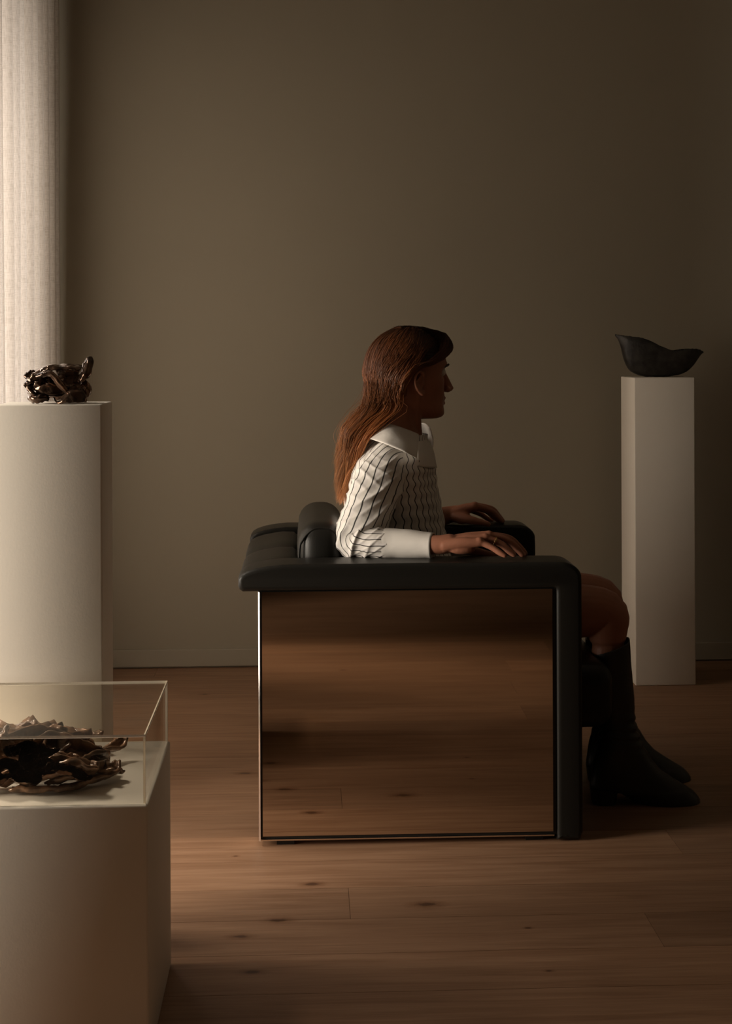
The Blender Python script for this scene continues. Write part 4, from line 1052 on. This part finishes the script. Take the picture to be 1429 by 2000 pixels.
# heap of twisted pieces under the acrylic cover
def heap():
    rh = random.Random(21); zb = zv + 0.0006
    def T(px, py, h=0.0):
        """point on the plinth top (plus height h) seen at a pixel"""
        Y = F_PX * (CAM_H - zv - h) / (py - HOR); p = P(px, py, Y); p.z = zv + h; return p
    cen = T(45, 1487, 0.02)
    root = tag(empty('twisted_heap', (cen.x, cen.y, zb)), 'heap of twisted brown bark-like ceramic pieces under the clear acrylic cover', 'sculpture')
    def strip(pts, w, th, seed, tw=0.6, name='strip', curl=0.35):
        c = [Vector(p) for p in pts]; n = 30; m = 9
        cs = [spline(c, i / n) for i in range(n + 1)]; fr = frames(cs, Vector((0, 0, 1)))
        rows = []
        for i in range(n + 1):
            t = i / n; a = tw * math.sin(t * 3 + seed); ww = spline(w, t)
            s = fr[i][1] * math.cos(a) + fr[i][2] * math.sin(a); u = -fr[i][1] * math.sin(a) + fr[i][2] * math.cos(a)
            rows.append([cs[i] + s * ww * q + u * (ww * curl * (q * q * 2)) for q in (-1, -0.5, 0, 0.5, 1)])
        V, Fc, uv = sheet(rows, n, m, th, lambda p, i, j: Vector((nz3(p, 60, seed), nz3(p, 60, seed + 4), nz3(p, 60, seed + 8))) * 0.004 + Vector((0, 0, nz3(p, 160, seed))) * 0.0015)
        for v in V:
            v.z = max(v.z, zb); v.z = min(v.z, zc1 - th - 0.004); v.y = min(max(v.y, cy0 + 0.012), cy1 - 0.012); v.x = max(v.x, cx0 + 0.012)
        add(name, V, Fc, M_bark, root)
    # long low strip in front with an upturned end
    strip([T(20, 1534, .006), T(75, 1535, .007), T(131, 1531, .008), T(185, 1517, .010), T(222, 1502, .016), T(233, 1482, .028)], [.007, .008, .009, .009, .009, .006], .007, 1, 0.3)
    # curl on the right at the back
    strip([T(190, 1472, .03), T(205, 1462, .024), T(222, 1457, .022), T(236, 1447, .028), T(240, 1434, .038)], [.010, .011, .011, .011, .007], .006, 2, 0.9)
    # big folds of the mound
    strip([T(-20, 1512, .02), T(20, 1505, .03), T(55, 1480, .045), T(75, 1458, .058), T(100, 1440, .062)], [.02, .022, .018, .016, .012], .008, 3, 0.4)
    strip([T(40, 1512, .020), T(85, 1505, .030), T(130, 1490, .038), T(170, 1478, .036), T(205, 1478, .022)], [.02, .024, .026, .022, .014], .008, 4, 0.5)
    strip([T(100, 1515, .014), T(140, 1510, .022), T(180, 1500, .024), T(208, 1490, .018)], [.016, .02, .018, .012], .008, 5, 0.5)
    strip([T(-10, 1440, .072), T(25, 1432, .076), T(60, 1428, .075), T(100, 1430, .070), T(132, 1434, .062)], [.02, .022, .022, .018, .012], .007, 6, 0.3)
    strip([T(60, 1450, .062), T(100, 1445, .062), T(140, 1452, .056), T(180, 1462, .042), T(200, 1468, .030)], [.018, .022, .022, .018, .012], .007, 7, 0.5)
    strip([T(-40, 1470, .05), T(-10, 1460, .065), T(5, 1440, .078), T(10, 1415, .090)], [.02, .018, .014, .010], .007, 8, 0.8)
    strip([T(90, 1432, .068), T(102, 1425, .074), T(118, 1427, .072), T(130, 1430, .066)], [.012, .013, .012, .008], .006, 9, 1.2)
    strip([T(40, 1522, .012), T(65, 1512, .022), T(85, 1500, .030), T(95, 1508, .022)], [.010, .012, .010, .007], .005, 10, 1.4)
    for k in range(34):
        x_ = rh.uniform(-80, 185); y_ = rh.uniform(1425, 1515); hmax = 0.085 * max(0.15, 1 - abs(x_ - 50) / 190)
        h = rh.uniform(0.35, 1.0) * hmax; an = rh.uniform(-0.7, 0.7); L_ = rh.uniform(.025, .06)
        p = T(x_, y_, h); d = Vector((math.cos(an), math.sin(an), rh.uniform(-.35, .35))) * L_; nn = Vector((rh.gauss(0, .006), rh.gauss(0, .006), rh.gauss(0.006, .006)))
        wd = rh.uniform(.009, .018)
        strip([p - d, p - d * 0.3 + nn, p + d * 0.4 - nn * 0.5, p + d], [wd * .7, wd, wd, wd * .5], .006, 20 + k, 1.0)
    def leaf(rows, seed, name='leaf'):
        g = [[T(*q) for q in r] for r in rows]
        V, Fc, uv = sheet(g, 34, 44, .006, lambda p, i, j: Vector((nz3(p, 55, seed), nz3(p, 55, seed + 4), nz3(p, 55, seed + 8))) * 0.0035 + Vector((0.2, -1, 0.4)) * 0.0045 * (1 - 2 * abs(nz3(p, 42, seed + 2))) + Vector((0, -1, 0)) * 0.0015 * nz3(p, 170, seed))
        for v in V:
            v.z = min(max(v.z, zb), zc1 - 0.012); v.y = min(max(v.y, cy0 + 0.010), cy1 - 0.010); v.x = max(v.x, cx0 + 0.010)
        add(name, V, Fc, M_bark, root)
    leaf([[(-40, 1476, .036), (20, 1478, .040), (62, 1488, .036)], [(-40, 1500, .020), (20, 1503, .022), (58, 1497, .026)], [(-40, 1527, .005), (5, 1524, .005), (42, 1508, .010)]], 51)
    leaf([[(52, 1452, .055), (85, 1446, .058), (128, 1450, .054)], [(46, 1475, .040), (85, 1472, .046), (122, 1475, .040)], [(58, 1492, .026), (85, 1497, .026), (114, 1490, .026)]], 54)
    leaf([[(108, 1462, .050), (150, 1455, .050), (195, 1462, .036), (213, 1474, .022)], [(112, 1485, .034), (155, 1480, .040), (196, 1484, .028), (214, 1486, .016)], [(106, 1510, .012), (150, 1514, .010), (190, 1508, .008), (209, 1496, .006)]], 57)
    leaf([[(-40, 1436, .078), (5, 1424, .084), (45, 1434, .076), (80, 1440, .066)], [(-40, 1456, .064), (10, 1450, .070), (50, 1455, .062), (80, 1452, .058)], [(-40, 1480, .044), (10, 1478, .046), (48, 1474, .046), (70, 1466, .050)]], 60)
    s = Solid(); c0 = T(50, 1478, .0); 
    s.ell(c0 + Vector((-0.01, 0.012, .010)), 0.105, 0.048, 0.050, n=60, m=30)
    V = []
    for v in s.v:
        q = v + (v - c0).normalized() * (0.016 * (1 - 2 * abs(nz3(v, 24, 2))) + 0.008 * (1 - 2 * abs(nz3(v, 60, 5))) + 0.004 * nz3(v, 110) - 0.006); q.z = max(q.z, zb); q.x = max(q.x, cx0 + .012); q.y = min(max(q.y, cy0 + .012), cy1 - .012); V.append(q)
    add('mound', V, s.f, M_bark, root)
heap()
